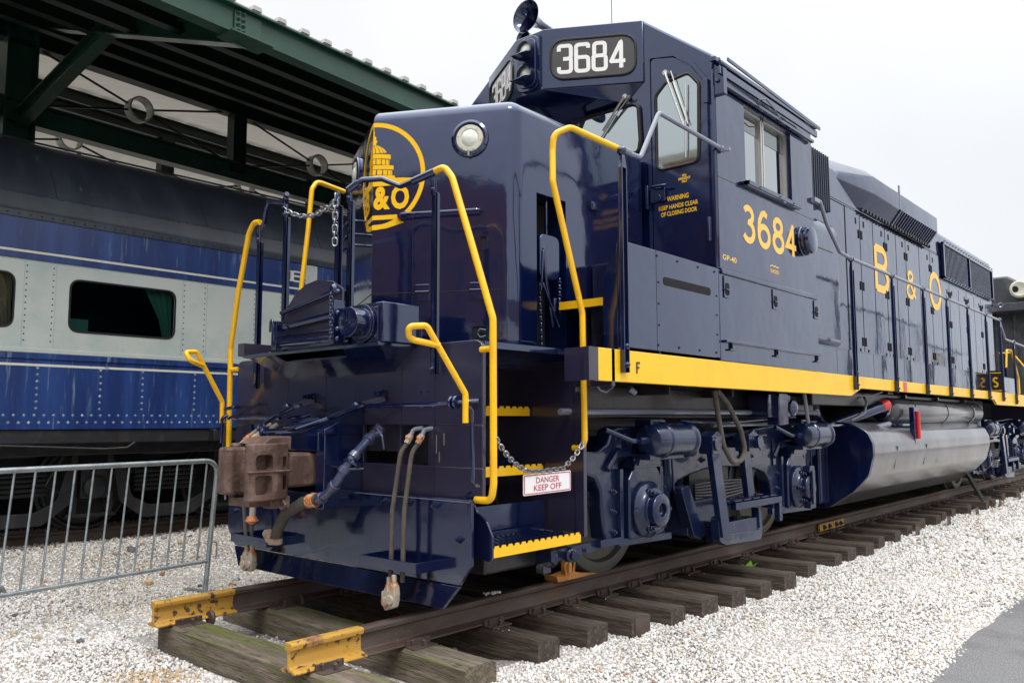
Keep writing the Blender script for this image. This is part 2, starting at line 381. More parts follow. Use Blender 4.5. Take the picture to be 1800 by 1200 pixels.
# stroke glyphs, unit height
def arc(cx, cz, rx, rz, a0, a1, n=14): return [(cx+rx*cos(radians(a0+(a1-a0)*i/n)), cz+rz*sin(radians(a0+(a1-a0)*i/n))) for i in range(n+1)]
GL = {
 '3': ([arc(.28, .74, .22, .2, 150, -80, 16)+arc(.27, .28, .27, .26, 80, -150, 18)], [False]),
 '6': ([[(.47, .90), (.34, .975), (.2, .93), (.06, .7), (.02, .4)]+arc(.3, .3, .28, .28, 170, -190, 26)], [False]),
 '8': ([arc(.3, .745, .215, .205, 0, 360, 22), arc(.3, .27, .27, .25, 0, 360, 24)], [True, True]),
 '4': ([[(.42, .02), (.42, .98)], [(.45, .97), (.05, .30), (.6, .30)]], [False, False]),
 'B': ([[(.08, .02), (.08, .98)], [(.08, .95), (.34, .95)]+arc(.36, .735, .17, .215, 90, -90, 10)+[(.08, .52)], [(.3, .52)]+arc(.36, .285, .22, .235, 90, -90, 10)+[(.08, .05)]], [False]*3),
 '&': ([[(.62, .05), (.18, .66)]+arc(.30, .80, .15, .15, 200, -60, 12)+[(.16, .48)]+arc(.26, .26, .22, .22, 130, 340, 14)+[(.6, .46)]], [False]),
 'O': ([arc(.34, .5, .28, .44, 0, 360, 30)], [True]),
 'S': ([arc(.28, .73, .22, .21, 30, 250, 14)+arc(.28, .27, .22, .22, 70, -150, 14)], [False]),
 'F': ([[(.08, 0), (.08, 1)], [(.08, .94), (.5, .94)], [(.08, .52), (.42, .52)]], [False]*3),
}
def glyph(ch, x, z, h, wd, sw):
    out = []
    for p, c in zip(*GL[ch]):
        q = [(x+a*wd, z+b*h) for a, b in p]
        if c: q = q[:-1]
        out += ribbon(q, sw, c)
    return out
# ================================================================== LOCOMOTIVE
loco = thing('diesel_locomotive', 'glossy navy blue diesel locomotive with yellow handrails, numbered 3684', 'locomotive', (0, 8.5, 0))
def part(name, m, material, bevel=0., parent=None, label=None, **k):
    o = link(name, m, material, parent or loco, bevel, **k)
    if label: o['label'] = label
    return o
# ---- frame and deck
m = M(); m.box(-.55, .55, .04, 16.9, .95, 1.50); m.box(-1.25, 1.25, 4.95, 12.3, 1.30, 1.46)
m.box(.55, 1.10, 1.1, 4.9, 1.16, 1.19); m.box(1.04, 1.12, 1.05, 5.3, 1.20, 1.39); m.box(1.12, 1.16, 1.05, 5.3, 1.195, 1.215)
for y in (1.9, 2.9, 3.9): m.box(1.12, 1.40, y, y+.02, 1.33, 1.50)
part('main_frame', m, MDARK, .01)
m = M(); m.box(-1.30, 1.30, .031, .95, 1.56, 1.597); m.box(-1.5, 1.5, .95, 16.4, 1.54, 1.597); m.box(-.75, .75, .03, .95, 1.50, 1.56)
part('deck_plate', m, MNAVY)
# ---- pilot
def pilotx(y0, y1):
    m = M()
    # plate with two hose pockets; ears rounded at the top
    m.box(-1.31, 1.31, y0, y1, .68, .876)
    m.box(-1.31, -1.10, y0, y1, .876, 1.118); m.box(-.80, .25, y0, y1, .876, 1.118); m.box(.862, 1.31, y0, y1, .876, 1.118)
    m.prism([(-1.31, 1.118), (1.31, 1.118)] + [(1.31-.06+.06*cos(a), 1.545+.06*sin(a)) for a in [radians(t) for t in range(0, 91, 15)]] + [(.93, 1.605), (-.93, 1.605)] + [(-1.31+.06-.06*sin(a), 1.545+.06*cos(a)) for a in [radians(t) for t in range(0, 91, 15)]], 'y', y0, y1)
    return m
part('pilot_plate', pilotx(0, .03), MPLUM, .004)
m = M(); m.box(-1.12, -.78, .16, .18, .85, 1.15); m.box(.23, .88, .16, .18, .85, 1.15); m.box(.23, .88, .03, .17, .85, .872); m.box(-1.12, -.78, .03, .17, .85, .872)
part('hose_pocket', m, MDARK)
m = M()
m.prism([(-1.29, .70), (1.275, .70), (1.275, .342), (1.185, .225), (-1.185, .225), (-1.29, .342)], 'y', -.055, -.03)
part('pilot_skirt', m, MNAVY, .003)
m = M(); n0 = len(m.v)
m.add([(-1.185,-.058,.218),(1.185,-.058,.218),(1.079,-.085,.088),(-1.079,-.085,.088),(-1.185,-.03,.218),(1.185,-.03,.218),(1.079,-.06,.088),(-1.079,-.06,.088)],
      [(3,2,1,0),(4,5,6,7),(0,1,5,4),(1,2,6,5),(2,3,7,6),(3,0,4,7)])
part('snow_plow_blade', m, MNAVY, .003)
m = M()
for x, z in ((.112,.626),(.533,.655),(.758,.655),(.995,.655),(1.182,.477),(-.9,.655),(-1.18,.477),(.30,.655)): m.bolt((x, -.055, z), (0,-1,0), .017, .022)
for x in (-.62, -.16, .16, .62, .92): m.box(x-.002, x+.002, -.001, .001, .70, 1.55)
for x, z in ((.80,1.32),(.86,1.32),(1.10,1.28),(1.14,1.28)): m.bolt((x, 0, z), (0,-1,0), .008, .006)
m.bolt((1.23, -.002, .715), (0,-1,0), .022, .03); m.bolt((-1.23, -.002, .715), (0,-1,0), .022, .03)
part('pilot_bolt', m, MNAVY)
m = M()   # weld seams
m.box(-1.29, 1.27, -.0575, -.055, .686, .69)
part('weld_seam', m, MSTL)
m = M()
for x, z0, z1 in ((.935, .95, 1.06), (.96, .90, .96), (1.0, 1.0, 1.07)): m.box(x, x+.004, -.0035, -.001, z0, z1)
part('paint_scratch_seam', m, MALU)
for sx in (1, -1):      # hose shelves on the skirt
    m = M(); x0, x1 = (.50, .99) if sx == 1 else (-.97, -.52)
    m.box(x0, x1, -.205, -.055, .30, .306); m.box(x0, x1, -.211, -.205, .285, .345)
    m.box(x0-.006, x0, -.211, -.055, .285, .345); m.box(x1, x1+.006, -.211, -.055, .285, .345)
    part('hose_shelf', m, MNAVY, .002)
# ---- coupler
m = M()
m.prism(fil2([(-.42, -.10), (-.42, .10), (-.03, .17), (-.03, -.17)], .02), 'z', .93, .95) if False else None
m.box(-.11, .11, -.46, .02, .735, .945)
shank = part('coupler_shank', m, MCOUP, .02, label='rusty brown coupler shank')
m = M()
# head: heavy C of solid blocks, knuckle at its right hand side as seen from the front
head = [(-.20, -.66), (-.20, -.50), (-.12, -.46), (.10, -.46), (.15, -.50), (.195, -.60), (.20, -.76), (.175, -.80), (.13, -.78), (.10, -.66), (-.03, -.60)]
m.prism(fil2(head, .03, 3), 'z', .675, 1.01)
coup = part('coupler_head', m, MCOUP, .022, label='heavy brown cast steel coupler head with rust streaks')
c1 = M(); c1.prism(rrect(-.745, -.63, .71, .825, .025), 'x', .12, .30); c1.prism(rrect(-.745, -.63, .855, .945, .025), 'x', .12, .30)
c1.prism(rrect(-.545, -.51, .73, .82, .01), 'x', .12, .30); c1.prism(rrect(-.545, -.51, .86, .93, .01), 'x', .12, .30)
cut(coup, [c1])
m = M(); m.prism(fil2([(-.19, -.64), (-.18, -.74), (-.13, -.80), (-.03, -.815), (.0, -.78), (-.03, -.70), (.03, -.645), (.03, -.61), (-.03, -.60)], .03, 3), 'z', .705, .985)
m.cyl((-.13, -.69, .67), (-.13, -.69, 1.01), .030, n=14)
part('coupler_knuckle', m, MCOUP, .018)
m = M(); m.prism([(-.66, 1.005), (-.60, 1.045), (-.46, 1.05), (-.46, .96), (-.5, .98)], 'x', -.14, .13); m.prism([(.206,-.79),(.206,-.50),(.16,-.50),(.16,-.79)],'z',.838,.852)
m.box(.05, .14, -.60, -.47, .62, .69); m.tube([(.15, -.53, .67), (.19, -.53, .645), (.15, -.53, .61), (.12, -.53, .64)], .012, 6, closed=True)
m.prism([(-.14,-.72),(.10,-.72),(.12,-.5),(-.12,-.5)],'z',.635,.685)
part('coupler_casting', m, MCOUP, .015)
m = M()    # draft pocket housing
m.prism([(-.31, 1.07), (-.25, 1.12), (-.02, 1.21), (-.001, 1.21), (-.001, 1.07)], 'x', -.26, .23)
m.box(-.27, .19, -.31, -.02, .955, 1.07); m.box(.155, .245, -.30, -.001, .60, 1.09); m.box(-.27, -.22, -.30, -.001, .60, 1.09)
m.prism([(-.31, 1.09), (-.001, 1.235), (-.001, 1.06), (-.31, 1.06)], 'x', .225, .255)
m.box(-.22, .155, -.33, -.06, .60, .70)
part('draft_pocket', m, MNAVY, .005)
m = M(); m.box(-.2, .155, -.298, -.29, .955, .96); m.bolt((.246, -.15, .66), (1,0,0), .02, .03); m.box(.246, .252, -.24, -.12, .83, .92)
part('pocket_fitting', m, MNAVY)
# ---- uncoupling lever
m = M()
for x in (-.30, .455):
    m.beam((x, -.002, 1.285), (x-.07, -.13, 1.245), .05, .035); m.bolt((x, -.01, 1.31), (0,-1,0), .02, .05); m.sphere((x-.09, -.15, 1.235), .032, 10)
m.tube([(1.25, -.06, 1.25), (1.0, -.12, 1.235), (.40, -.16, 1.235)], .0135, 8)
m.tube([(.45, -.16, 1.24), (.18, -.22, 1.16), (-.02, -.34, 1.085), (-.30, -.38, 1.075), (-.46, -.33, 1.09), (-.52, -.25, 1.13)], .0165, 10, fil=.08)
m.tube([(-.52, -.25, 1.13), (-.42, -.18, 1.20), (-.28, -.16, 1.245), (-.22, -.16, 1.25)], .0165, 10, fil=.06)
m.tube([(-.33, -.18, 1.16), (-.22, -.15, 1.175), (-.20, -.1, 1.19)], .012, 8)
m.tube([(-.50, -.14, 1.165), (-1.13, -.14, 1.17)], .0135, 8)
m.beam((-1.15, -.16, 1.16), (-.95, -.02, 1.27), .035, .02); m.beam((-1.13, -.14, 1.17), (-1.0, -.01, 1.20), .02, .02)
m.tube([(-1.15, -.16, 1.19), (-1.165, -.2, 1.17), (-1.17, -.2, .98)], .012, 8, fil=.03)
for x, y, z in ((1.14,-.08,1.245),(1.17,-.075,1.247)): m.lathe([(0,.035),(.01,.04),(.02,.035)], (x,y,z), (1,0,0), 16)
m.tube([(-.40, -.33, 1.12), (-.38, -.34, 1.02), (-.33, -.36, .98)], .014, 8, fil=.03)
m.beam((-.36, -.35, 1.10), (-.30, -.37, .97), .06, .03)
m.lathe([(0,.035),(.02,.035)], (-.34,-.40,.985), (0,-1,0), 14)
part('uncoupling_lever', m, MNAVY)
# ---- train line and MU hoses
def hose(path, r, ends=True, fit=None, name='hose'):
    m = M(); m.tube(path, r, 12, fil=.15); o = part(name, m, MHOSE)
    if fit:
        q = M(); a = Vector(path[0]); b = Vector(path[1]); d = (b-a).normalized()
        q.cyl(a-d*.02, a+d*.05, r*1.35, n=10); q.cyl(a-d*.07, a-d*.02, r*.9, n=10); link('hose_fitting', q, fit, o)
    return o
hose([(.475,-.07,1.03),(.435,-.15,.94),(.42,-.17,.62),(.43,-.18,.20)], .0135, name='mu_hose') if False else None
for (x0, x1, dz) in ((.795, .722, 0), (.893, .826, .0)):
    o = hose([(x0,-.07,1.045),(x0-.03,-.13,.96),(x1+.01,-.16,.62),(x1,-.16,.215 if dz == 0 else .2)], .0145, name='mu_hose')
    q = M(); q.cyl((x0,-.075,1.06),(x0-.012,-.10,1.01), .019, n=8); link('hose_fitting', q, MGLAD, o)
    q = M(); q.tube([(x0+.0, .02, 1.10), (x0, -.06, 1.09), (x0, -.09, 1.03)], .013, 8, fil=.03); link('hose_fitting', q, MSTL, o)
    q = M(); q.cyl((x0-.004,-.085,1.05),(x0-.008,-.092,1.035), .0215, n=8); link('hose_clamp', q, MORG, o)
# glad hands under the shelf
def gladhand(x, y, z, tl):
    m = M(); m.cyl((x, y, z+.16), (x, y, z+.09), .016, n=8)
    m.prism(fil2([(x-.02, z+.10), (x+.022, z+.11), (x+.03, z+.05), (x+.018, z-.02), (x-.012, z-.035), (x-.038, z), (x-.034, z+.06)], .02, 3), 'y', y-.022, y+.022)
    m.cyl((x-.006, y-.035, z+.02), (x-.006, y+.03, z+.02), .028, n=14); m.box(x-.048, x-.034, y-.02, y+.02, z+.02, z+.075)
    o = part('glad_hand', m, MGLAD, .006, label='rust-stained pale glad hand hanging below the right hose shelf' if x > 0 else 'pale glad hand hanging below the left hose shelf')
    q = M(); q.cyl((x, y, z+.115), (x, y, z+.10), .022, n=10); link('rusty_collar', q, MORG, o)
    return o
gladhand(.722, -.17, .075, 0); gladhand(.80, -.20, .10, 0)
for x, z in ((-.825, .12), (-.755, .125)): gladhand(x, -.17, z, 0)
hose([(-.905,-.12,.99),(-.90,-.16,.9),(-.893,-.17,.6),(-.83,-.17,.25)], .0135, name='mu_hose'); hose([(-.80,-.12,.99),(-.795,-.16,.9),(-.79,-.17,.6),(-.757,-.17,.25)], .0135, name='mu_hose')
for x in (-.87, -.79, -.715):
    m = M(); m.cyl((x, -.02, 1.12), (x-.03, -.12, 1.04), .017, n=10); m.cyl((x-.045, -.16, 1.005), (x-.06, -.20, .96), .0135, n=8); o = part('pipe_stub', m, MGLAD)
    q = M(); q.cyl((x-.03, -.12, 1.04), (x-.045, -.16, 1.005), .020, n=10); link('rusty_collar', q, MORG, o)
# brake pipe with big rubber hose
m = M(); m.tube([(.50,-.06,1.07),(.48,-.12,1.05),(.53,-.30,.93),(.473,-.38,.772),(.40,-.38,.71),(.30,-.38,.672)], .027, 12, fil=.05)
for p, d in (((.49,-.15,1.03),(.3,-1,-.7)),((.53,-.29,.935),(-.1,-1,-1)),((.50,-.34,.85),(-.4,-.6,-1)),((.455,-.38,.755),(-1,-.1,-.9)),((.33,-.38,.68),(-1,0,-.3))):
    d = Vector(d).normalized(); p = Vector(p); m.cyl(p-d*.02, p+d*.02, .036, n=14)
m.tube([(.47,-.10,1.10),(.53,-.12,1.10),(.58,-.12,1.05),(.60,-.12,.97)], .008, 6, fil=.03); m.cyl((.46,-.09,1.05),(.50,-.06,1.11), .035, n=12)
bp = part('brake_pipe', m, MPIPE, .003)
q = M(); q.beam((.25,-.20,.87),(.55,-.30,.86), .11, .012); q.lathe([(0,.05),(.01,.055),(.02,.05)], (.52,-.31,.88), (.1,.6,.9), 16); link('pipe_bracket', q, MNAVY, bp)
m = M(); m.tube([(.30,-.38,.672),(.14,-.38,.64),(-.04,-.38,.56),(-.12,-.38,.46),(-.145,-.38,.385)], .036, 14, fil=.12); bh = part('brake_hose', m, MHOSE, label='thick grey rubber brake hose curling down under the coupler')
q = M(); q.cyl((.28,-.38,.667),(.215,-.38,.655), .043, n=14); link('rusty_clamp', q, MORG, bh)
q = M(); q.cyl((-.145,-.38,.40),(-.147,-.38,.365), .046, n=14); q.prism(fil2([(-.15,.43),(-.12,.37),(-.22,.37),(-.27,.42),(-.24,.45)], .015), 'y', -.40, -.36); link('glad_hand', q, MGLAD, bh)
m = M(); m.tube([(-.62,-.25,.72),(-.63,-.25,.56)], .02, 10); o = part('vertical_hose', m, MHOSE)
q = M(); q.cyl((-.63,-.25,.56),(-.635,-.25,.49), .022, n=8); link('hose_fitting', q, MGLAD, o)
q = M(); q.lathe([(0,.03),(.03,.045),(.05,.02)], (-.64,-.25,.49), (0,0,-1), 10); link('rusty_collar', q, MORG, o)
# ---- anticlimber tray
m = M()
L = .76; B = .52
m.box(-.73, .75, -.30, 0, 1.585, 1.605)
for a, b in (((-.73), (-.30)), ((.42), (.75))):
    pass
# sloping underside panels with an open slot in the middle
def quadp(m, pts, th=.01):
    v = [Vector(p) for p in pts]; n = (v[1]-v[0]).cross(v[2]-v[0]).normalized()*th
    k = len(v); m.add(v+[p-n for p in v], [tuple(range(k)), tuple(range(k, 2*k))[::-1]]+[(i, i+k, (i+1)%k+k, (i+1)%k) for i in range(k)])
quadp(m, [(-.73,-.30,1.60),(-.55,-.001,1.43),(.55,-.001,1.45),(.75,-.30,1.60),(.40,-.30,1.60),(.32,-.20,1.545),(-.36,-.20,1.545),(-.40,-.30,1.60)], .012)
quadp(m, [(.75,-.30,1.60),(.55,-.001,1.45),(.75,-.001,1.60)], .012)
quadp(m, [(-.75,-.001,1.60),(-.55,-.001,1.43),(-.73,-.30,1.60)], .012)
part('anticlimber', m, MNAVY, .002)
m = M(); m.box(-.80, .80, -.004, .0, 1.60, 1.70); m.box(-.80, -.72, -.30, -.0, 1.60, 1.69); part('anticlimber_lip', m, MPLUM)
# MU receptacle box
m = M(); m.box(.48, .775, -.285, .0, 1.606, 1.845)
bx = part('mu_receptacle_box', m, MNAVY, .006)
m = M(); m.lathe([(0,.115),(.02,.115),(.02,.09),(.12,.09),(.125,.075),(.125,0)], (.60,-.287,1.725), (0,-1,0), 28); m.box(.545,.56,-.30,-.287,1.62,1.83); m.box(.735,.742,-.30,-.287,1.62,1.82)
for a, b in ((.715,1.81),(.715,1.64),(.52,1.81),(.52,1.64)): m.bolt((a,-.287,b),(0,-1,0),.009,.01)
rc = link('mu_receptacle', m, MNAVY, bx, .002)
m = M(); m.tube([(.575,-.415,1.74),(.575,-.418,1.79)],.006,6); m.tube([(.60,-.415,1.74),(.60,-.418,1.795)],.006,6); m.tube([(.625,-.415,1.74),(.625,-.418,1.79)],.006,6); m.lathe([(0,.03),(.006,.03),(.006,.02)], (.60,-.412,1.70),(0,-1,0),16)
link('receptacle_lid_casting', m, MNAVY, rc)
# walk-over plate
m = M()
m.prism([(-.235,1.62),(.40,1.60),(.40,1.96),(.30,2.015),(.14,2.045),(.02,2.03),(-.10,1.985),(-.19,1.90),(-.235,1.83)], 'y', -.30, -.285)
wp = part('walkover_plate', m, MPLUM, .002)
m = M()
m.tube([(-.22,-.33,1.855),(.37,-.33,1.945)], .016, 8); m.tube([(-.18,-.33,1.76),(.40,-.33,1.80)], .022, 6); m.box(-.23,.38,-.33,-.30,1.70,1.715); m.tube([(-.22,-.345,1.655),(.36,-.345,1.65)], .024, 10)
m.box(-.27,-.215,-.37,-.29,1.61,1.80); m.box(.36,.41,-.37,-.29,1.61,1.88); m.box(-.24,.38,-.345,-.31,1.61,1.628)
for z in (1.93,1.80,1.70,1.64): m.sphere((.435,-.36,z), .016, 8)
m.lathe([(0,.035),(.02,.02)], (.39,-.36,1.95),(0,-1,0),10)
m.tube([(-.27,-.38,1.73),(-.25,-.39,1.80),(-.215,-.40,1.81),(-.20,-.40,1.76),(-.20,-.39,1.66)], .008, 8, fil=.02)
link('hinge_bar', m, MNAVY, wp, .002)
m = M(); chain(m, [(.40,-.385,1.92),(.405,-.385,1.63)], .03, .0045, .01); chain(m, [(.29,-.27,2.58),(.295,-.285,2.45),(.29,-.28,2.28)], .05, .005, .014)
part('hanging_chain', m, MNAVY)
m = M(); chain(m, sag((-.33,-.26,2.60),(.29,-.26,2.56),.085), .052, .0055, .015); chain(m, [(.29,-.285,2.58),(.295,-.29,2.48),(.29,-.285,2.25)], .052, .0055, .015)
part('safety_chain', m, MCHR, label='bright galvanised chain across the end walkway gap')
# ---- stanchions across the front
def stanchion(x, y, z0, z1, w=.03, cap=True):
    m = M(); m.box(x-w*.62, x+w*.62, y-.008, y+.008, z0, z1-.09); m.box(x+w*.35, x+w*.62, y-.008, y+.028, z0, z1-.09); m.box(x-w*.62, x-w*.35, y-.008, y+.028, z0, z1-.09)
    m.cyl((x, y, z1-.11), (x, y, z1), .013, n=8)
    if cap: m.beam((x-.02, y, z1-.1), (x-.028, y-.0, z1), .012, .02); m.bolt((x, y-.012, z1-.07), (0,-1,0), .010, .01)
    for z in (z0+.03, z0+.2): m.bolt((x, y-.012, z), (0,-1,0), .012, .012)
    return part('stanchion', m, MNAVY, .002)
stanchion(.963, -.055, 1.415, 2.60); stanchion(-.963, -.055, 1.385, 2.58)
stanchion(.285, -.26, 1.60, 2.60); stanchion(-.30, -.26, 1.60, 2.62); stanchion(.37, -.23, 1.60, 2.62)
m = M()
m.tube([(.36,-.24,2.60),(.44,-.20,2.66),(.57,-.14,2.655),(.70,-.10,2.59),(.96,-.055,2.64)], .0175, 10, fil=.05)
m.cyl((.80,-.085,2.606),(.965,-.055,2.642), .024, n=12); m.cyl((.36,-.24,2.60),(.42,-.21,2.645), .025, n=12); m.tube([(-.45,-.16,2.66),(-.33,-.24,2.68)], .015, 8)
m.tube([(-.96,-.055,2.58),(-.88,-.07,2.62),(-.80,-.10,2.72),(-.78,-.1,2.76),(-.42,-.20,2.67),(-.31,-.25,2.70)], .0165, 10, fil=.03)
part('end_handrail', m, MNAVY)
# yellow handrails
def hrail(path, r=.0205, name='yellow_handrail', mt=None, label=None, fil=.09):
    m = M(); m.tube(path, r, 14, fil=fil); return part(name, m, mt or MYEL, label=label)
for s in (1, -1):
    hrail([(s*.96,-.055,2.642),(s*1.045,-.055,2.655),(s*1.113,-.055,2.575),(s*1.263,-.04,2.15),(s*1.402,-.012,1.713),(s*1.40,-.005,.79),(s*1.38,0,.70),(s*1.26,0,.70)])
    if s == 1: hrail([(s*1.54,1.08,2.935),(s*1.38,.75,3.035),(s*1.315,.66,2.98),(s*1.30,.665,2.88),(s*1.32,.64,2.66),(s*1.33,.93,1.84),(s*1.33,.94,1.02),(s*1.30,.95,.965),(s*1.23,.95,.965)], fil=.07)
    else: hrail([(-1.33,1.00,3.17),(-1.33,.71,3.20),(-1.33,.66,3.12),(-1.33,.63,2.76),(-1.33,.57,2.20),(-1.33,.70,1.5),(-1.33,.94,1.02),(-1.30,.95,.965),(-1.23,.95,.965)], fil=.07)
    hrail([(s*1.30,-.126,1.13),(s*1.30,-.127,1.29),(s*1.249,-.376,1.655),(s*1.218,-.479,1.645),(s*1.195,-.455,1.59),(s*1.20,-.42,1.575),(s*1.27,-.30,1.55)], .0175, 'grab_iron', fil=.035)
    q = M(); q.tube([(s*1.28, -.001, 1.255), (s*1.22, -.06, 1.25), (s*1.285, -.115, 1.235)], .014, 8, fil=.03); q.tube([(s*1.31,-.105,1.22),(s*1.325,-.10,1.20),(s*1.325,-.09,.80),(s*1.31,-.03,.78)], .011, 8, fil=.03)
    part('grab_iron_bracket', q, MNAVY)
    q = M(); q.cyl((s*1.30,.0,1.545),(s*1.40,-.01,1.545), .018, n=10); part('handrail_brace', q, MYEL)
# ---- step wells
for s in (1, -1):
    m = M(); m.box(s*.55, s*1.25, .951, .975, .42, 1.60); m.box(s*1.25, s*1.32, .940, .975, .40, 1.33); m.box(s*1.25, s*1.54, .951, .99, 1.36, 1.60)
    m.box(s*.55, s*.58, .03, .95, .70, 1.56)
    part('stepwell_panel', m, MPLUM, .003)
    m = M(); m.prism(fil2([(1.16,.385),(1.355,.355),(1.355,.50),(1.31,.58),(1.24,.62),(1.18,.72),(1.16,.80)], .03), 'y', .032, .045) if s == 1 else m.prism(fil2([(-1.16,.385),(-1.355,.355),(-1.355,.50),(-1.31,.58),(-1.24,.62),(-1.18,.72),(-1.16,.80)], .03), 'y', .032, .045)
    m.box(s*.98, s*1.0, .05, .93, .40, .62)
    part('step_side_plate', m, MNAVY, .002)
    for k, (z, xo) in enumerate(((.435, 1.345), (.848, .975), (1.23, .86), (1.575, 1.32))):
        if k == 3: continue
        m = M(); xi = xo-.30 if k == 0 else xo-.22; ye = .86 if k == 0 else .94
        # open grip grating
        for i in range(7 if k == 0 else 5):
            x = xo-.03-i*.042
            for j in range(18):
                y = .07+j*.048+(.024 if i % 2 else 0)
                if y < ye-.03: m.add([(s*x, y-.016, z-.004), (s*(x-.016), y, z+.006), (s*x, y+.016, z-.004), (s*(x+.016), y, z+.006)], [(0,1,2,3)])
        for i in range(8 if k == 0 else 6): m.box(s*(xo-.01-i*.042), s*(xo-.014-i*.042), .05, ye, z-.025, z)
        for j in range(int((ye-.07)/.048)+1): m.box(s*(xo-.01), s*xi, .06+j*.048, .064+j*.048, z-.02, z-.002)
        m.box(s*xi, s*(xi-.01), .05, ye, z-.05, z+.03)
        st = part('step', m, MNAVY)
        e = M(); n = 14; top = []
        for j in range(n+1):
            y0 = .05+(ye-.05)*j/n; top += [(y0-.016, z+.008), (y0-.008, z-.006), (y0+.008, z-.006), (y0+.016, z+.008)]
        top = [(min(ye, max(.05, a)), b) for a, b in top]
        for a, b in zip(top[:-1], top[1:]):
            if b[0]-a[0] > 1e-4: e.prism([(a[0], z-.055), (b[0], z-.055), b, a], 'x', s*(xo), s*(xo+.006))
        link('yellow_step_edge', e, MYEL, st, smooth=False)
# ---- side sills
for s in (1, -1):
    m = M(); m.prism([(.80,1.39),(5.25,1.39),(5.56,1.475),(11.75,1.475),(11.95,1.39),(16.4,1.39),(16.4,1.598),(.80,1.598)], 'x', s*1.50, s*1.54)
    m.box(s*1.40, s*1.54, .80, .83, 1.39, 1.598) if False else None
    sill = part('side_sill', m, MYELF, .004)
    m = M(); m.box(s*1.502, s*1.545, .70, .80, 1.39, 1.598); m.box(s*1.34, s*1.502, .72, .76, 1.39, 1.598); part('sill_end_cap', m, MPLUM)
    if s == 1:
        m = M(); m.mapped(glyph('F', 1.245, 1.463, .052, .052, .009), 'x', 0) if False else m.mapped(glyph('F', 1.235, 1.452, .075, .085, .013), lambda a, b, o: (1.542+o, a, b))
        link('sill_letter', m, MDARK, sill)
        m = M(); m.box(1.541, 1.545, 6.72, 6.86, 1.455, 1.50) if False else m.box(1.541, 1.544, 6.68, 6.80, 1.485, 1.53); m.box(1.541, 1.546, 7.0, 7.12, 1.478, 1.59); link('red_marking', m, MRED, sill)
# ---- short hood (nose)
ZT = 3.36
m = M(); m.prism([(-.906, 2.405), (-.906, .744), (0, .25), (.906, .744), (.906, 2.405)], 'z', 1.60, ZT)
nose = part('short_hood', m, MNAVY)
b = nose.modifiers.new('bevel', 'BEVEL'); b.width = .085; b.segments = 5; b.limit_method = 'ANGLE'; b.angle_limit = radians(59.5)
c1 = M(); c1.box(.70, 1.0, .975, 1.31, 1.66, 2.74)
cut(nose, [c1])
for p in nose.data.polygons: p.use_smooth = True
nose.data.set_sharp_from_angle(angle=radians(24))
m = M(); m.box(.705, .71, .98, 1.305, 1.66, 2.735); part('brake_recess', m, MHOLE)
m = M(); m.prism(rrect(1.02, 1.24, 2.14, 2.46, .06), 'x', .80, .90); m.tube([(.90,1.06,2.36),(.905,1.07,2.18),(.905,1.12,1.95),(.90,1.16,1.80)], .014, 6); m.tube([(.905,1.05,2.34),(.90,1.03,2.05)], .01, 6)
m.tube([(.85,1.24,1.92),(.85,1.24,2.02)], .022, 8); m.beam((.91,1.03,2.1),(.92,1.20,1.80), .03, .012); m.tube([(.86,1.14,2.74),(.86,1.14,2.46)], .01, 6)
hb = part('hand_brake', m, MNAVY, .006)
m = M(); chain(m, [(.90,1.24,2.16),(.90,1.24,1.92)], .03, .004, .009); chain(m, [(.88,1.04,2.1),(.88,1.06,1.66)], .03, .004, .009); link('brake_chain', m, MNAVY, hb)
m = M(); m.box(.906,.93,1.60,1.69,2.74,2.80); m.box(.93,.935,1.615,1.66,2.755,2.785); part('hood_latch', m, MNAVY)
# nose face mapping
cb = 1/sqrt(1+.5453**2); nrm = Vector((.5453, -1, 0)).normalized()
def face(s, z, off):      # s = distance along the vee face from the ridge, right positive
    a = abs(s); sg = 1 if s >= 0 else -1; x = a*cb; y = .25+.5453*x
    return (sg*(x+nrm.x*(off+.0015)), y+nrm.y*(off+.0015), z)
HC = 2.872
def hf(a, b, o): return face(a, HC+b, o)
def splitz(poly):       # split polygons at s=0 so they fold over the ridge
    out = []
    for sg in (1, -1):
        p = []
        for i in range(len(poly)):
            a, b = poly[i-1], poly[i]
            if (a[0]*sg > 0) != (b[0]*sg > 0) and abs(a[0]-b[0]) > 1e-9:
                t = a[0]/(a[0]-b[0]); p.append((0.0 , a[1]+(b[1]-a[1])*t))
            if b[0]*sg > 0: p.append(b)
        if len(p) >= 3:
            A = sum(p[i-1][0]*p[i][1]-p[i][0]*p[i-1][1] for i in range(len(p)))
            if A < 0: p = p[::-1]
            out.append(p)
    return out
m = M(); polys = []
polys += ribbon(circ(0, 0, .374, 64), .032, True)
polys += [[(-.36,-.075),(.36,-.075),(.365,-.035),(.2,-.022),(0,-.017),(-.2,-.022),(-.365,-.035)]]
polys += [[(-.24,-.318),(.24,-.318),(.25,-.286),(-.25,-.286)]]
polys += ribbon([(-.305,-.225),(-.24,-.302)], .026)+ribbon([(.305,-.225),(.24,-.302)], .026)
polys += ribbon([(-.23,-.33),(-.1,-.365),(0,-.372),(.1,-.365),(.23,-.33)], .034)
sect = [(.357,.0025),(.325,.005),(.318,.010),(.31,.006),(.29,.010),(.285,.020),(.262,.020),(.258,.028),(.245,.028),(.243,.022),(.226,.022)]
for (z1, w1), (z0, w0) in zip(sect[:-1], sect[1:]): polys.append([(-w0, z0), (w0, z0), (w1, z1), (-w1, z1)])
dome = [(.224,.030),(.214,.052),(.20,.074),(.185,.090),(.165,.104)]
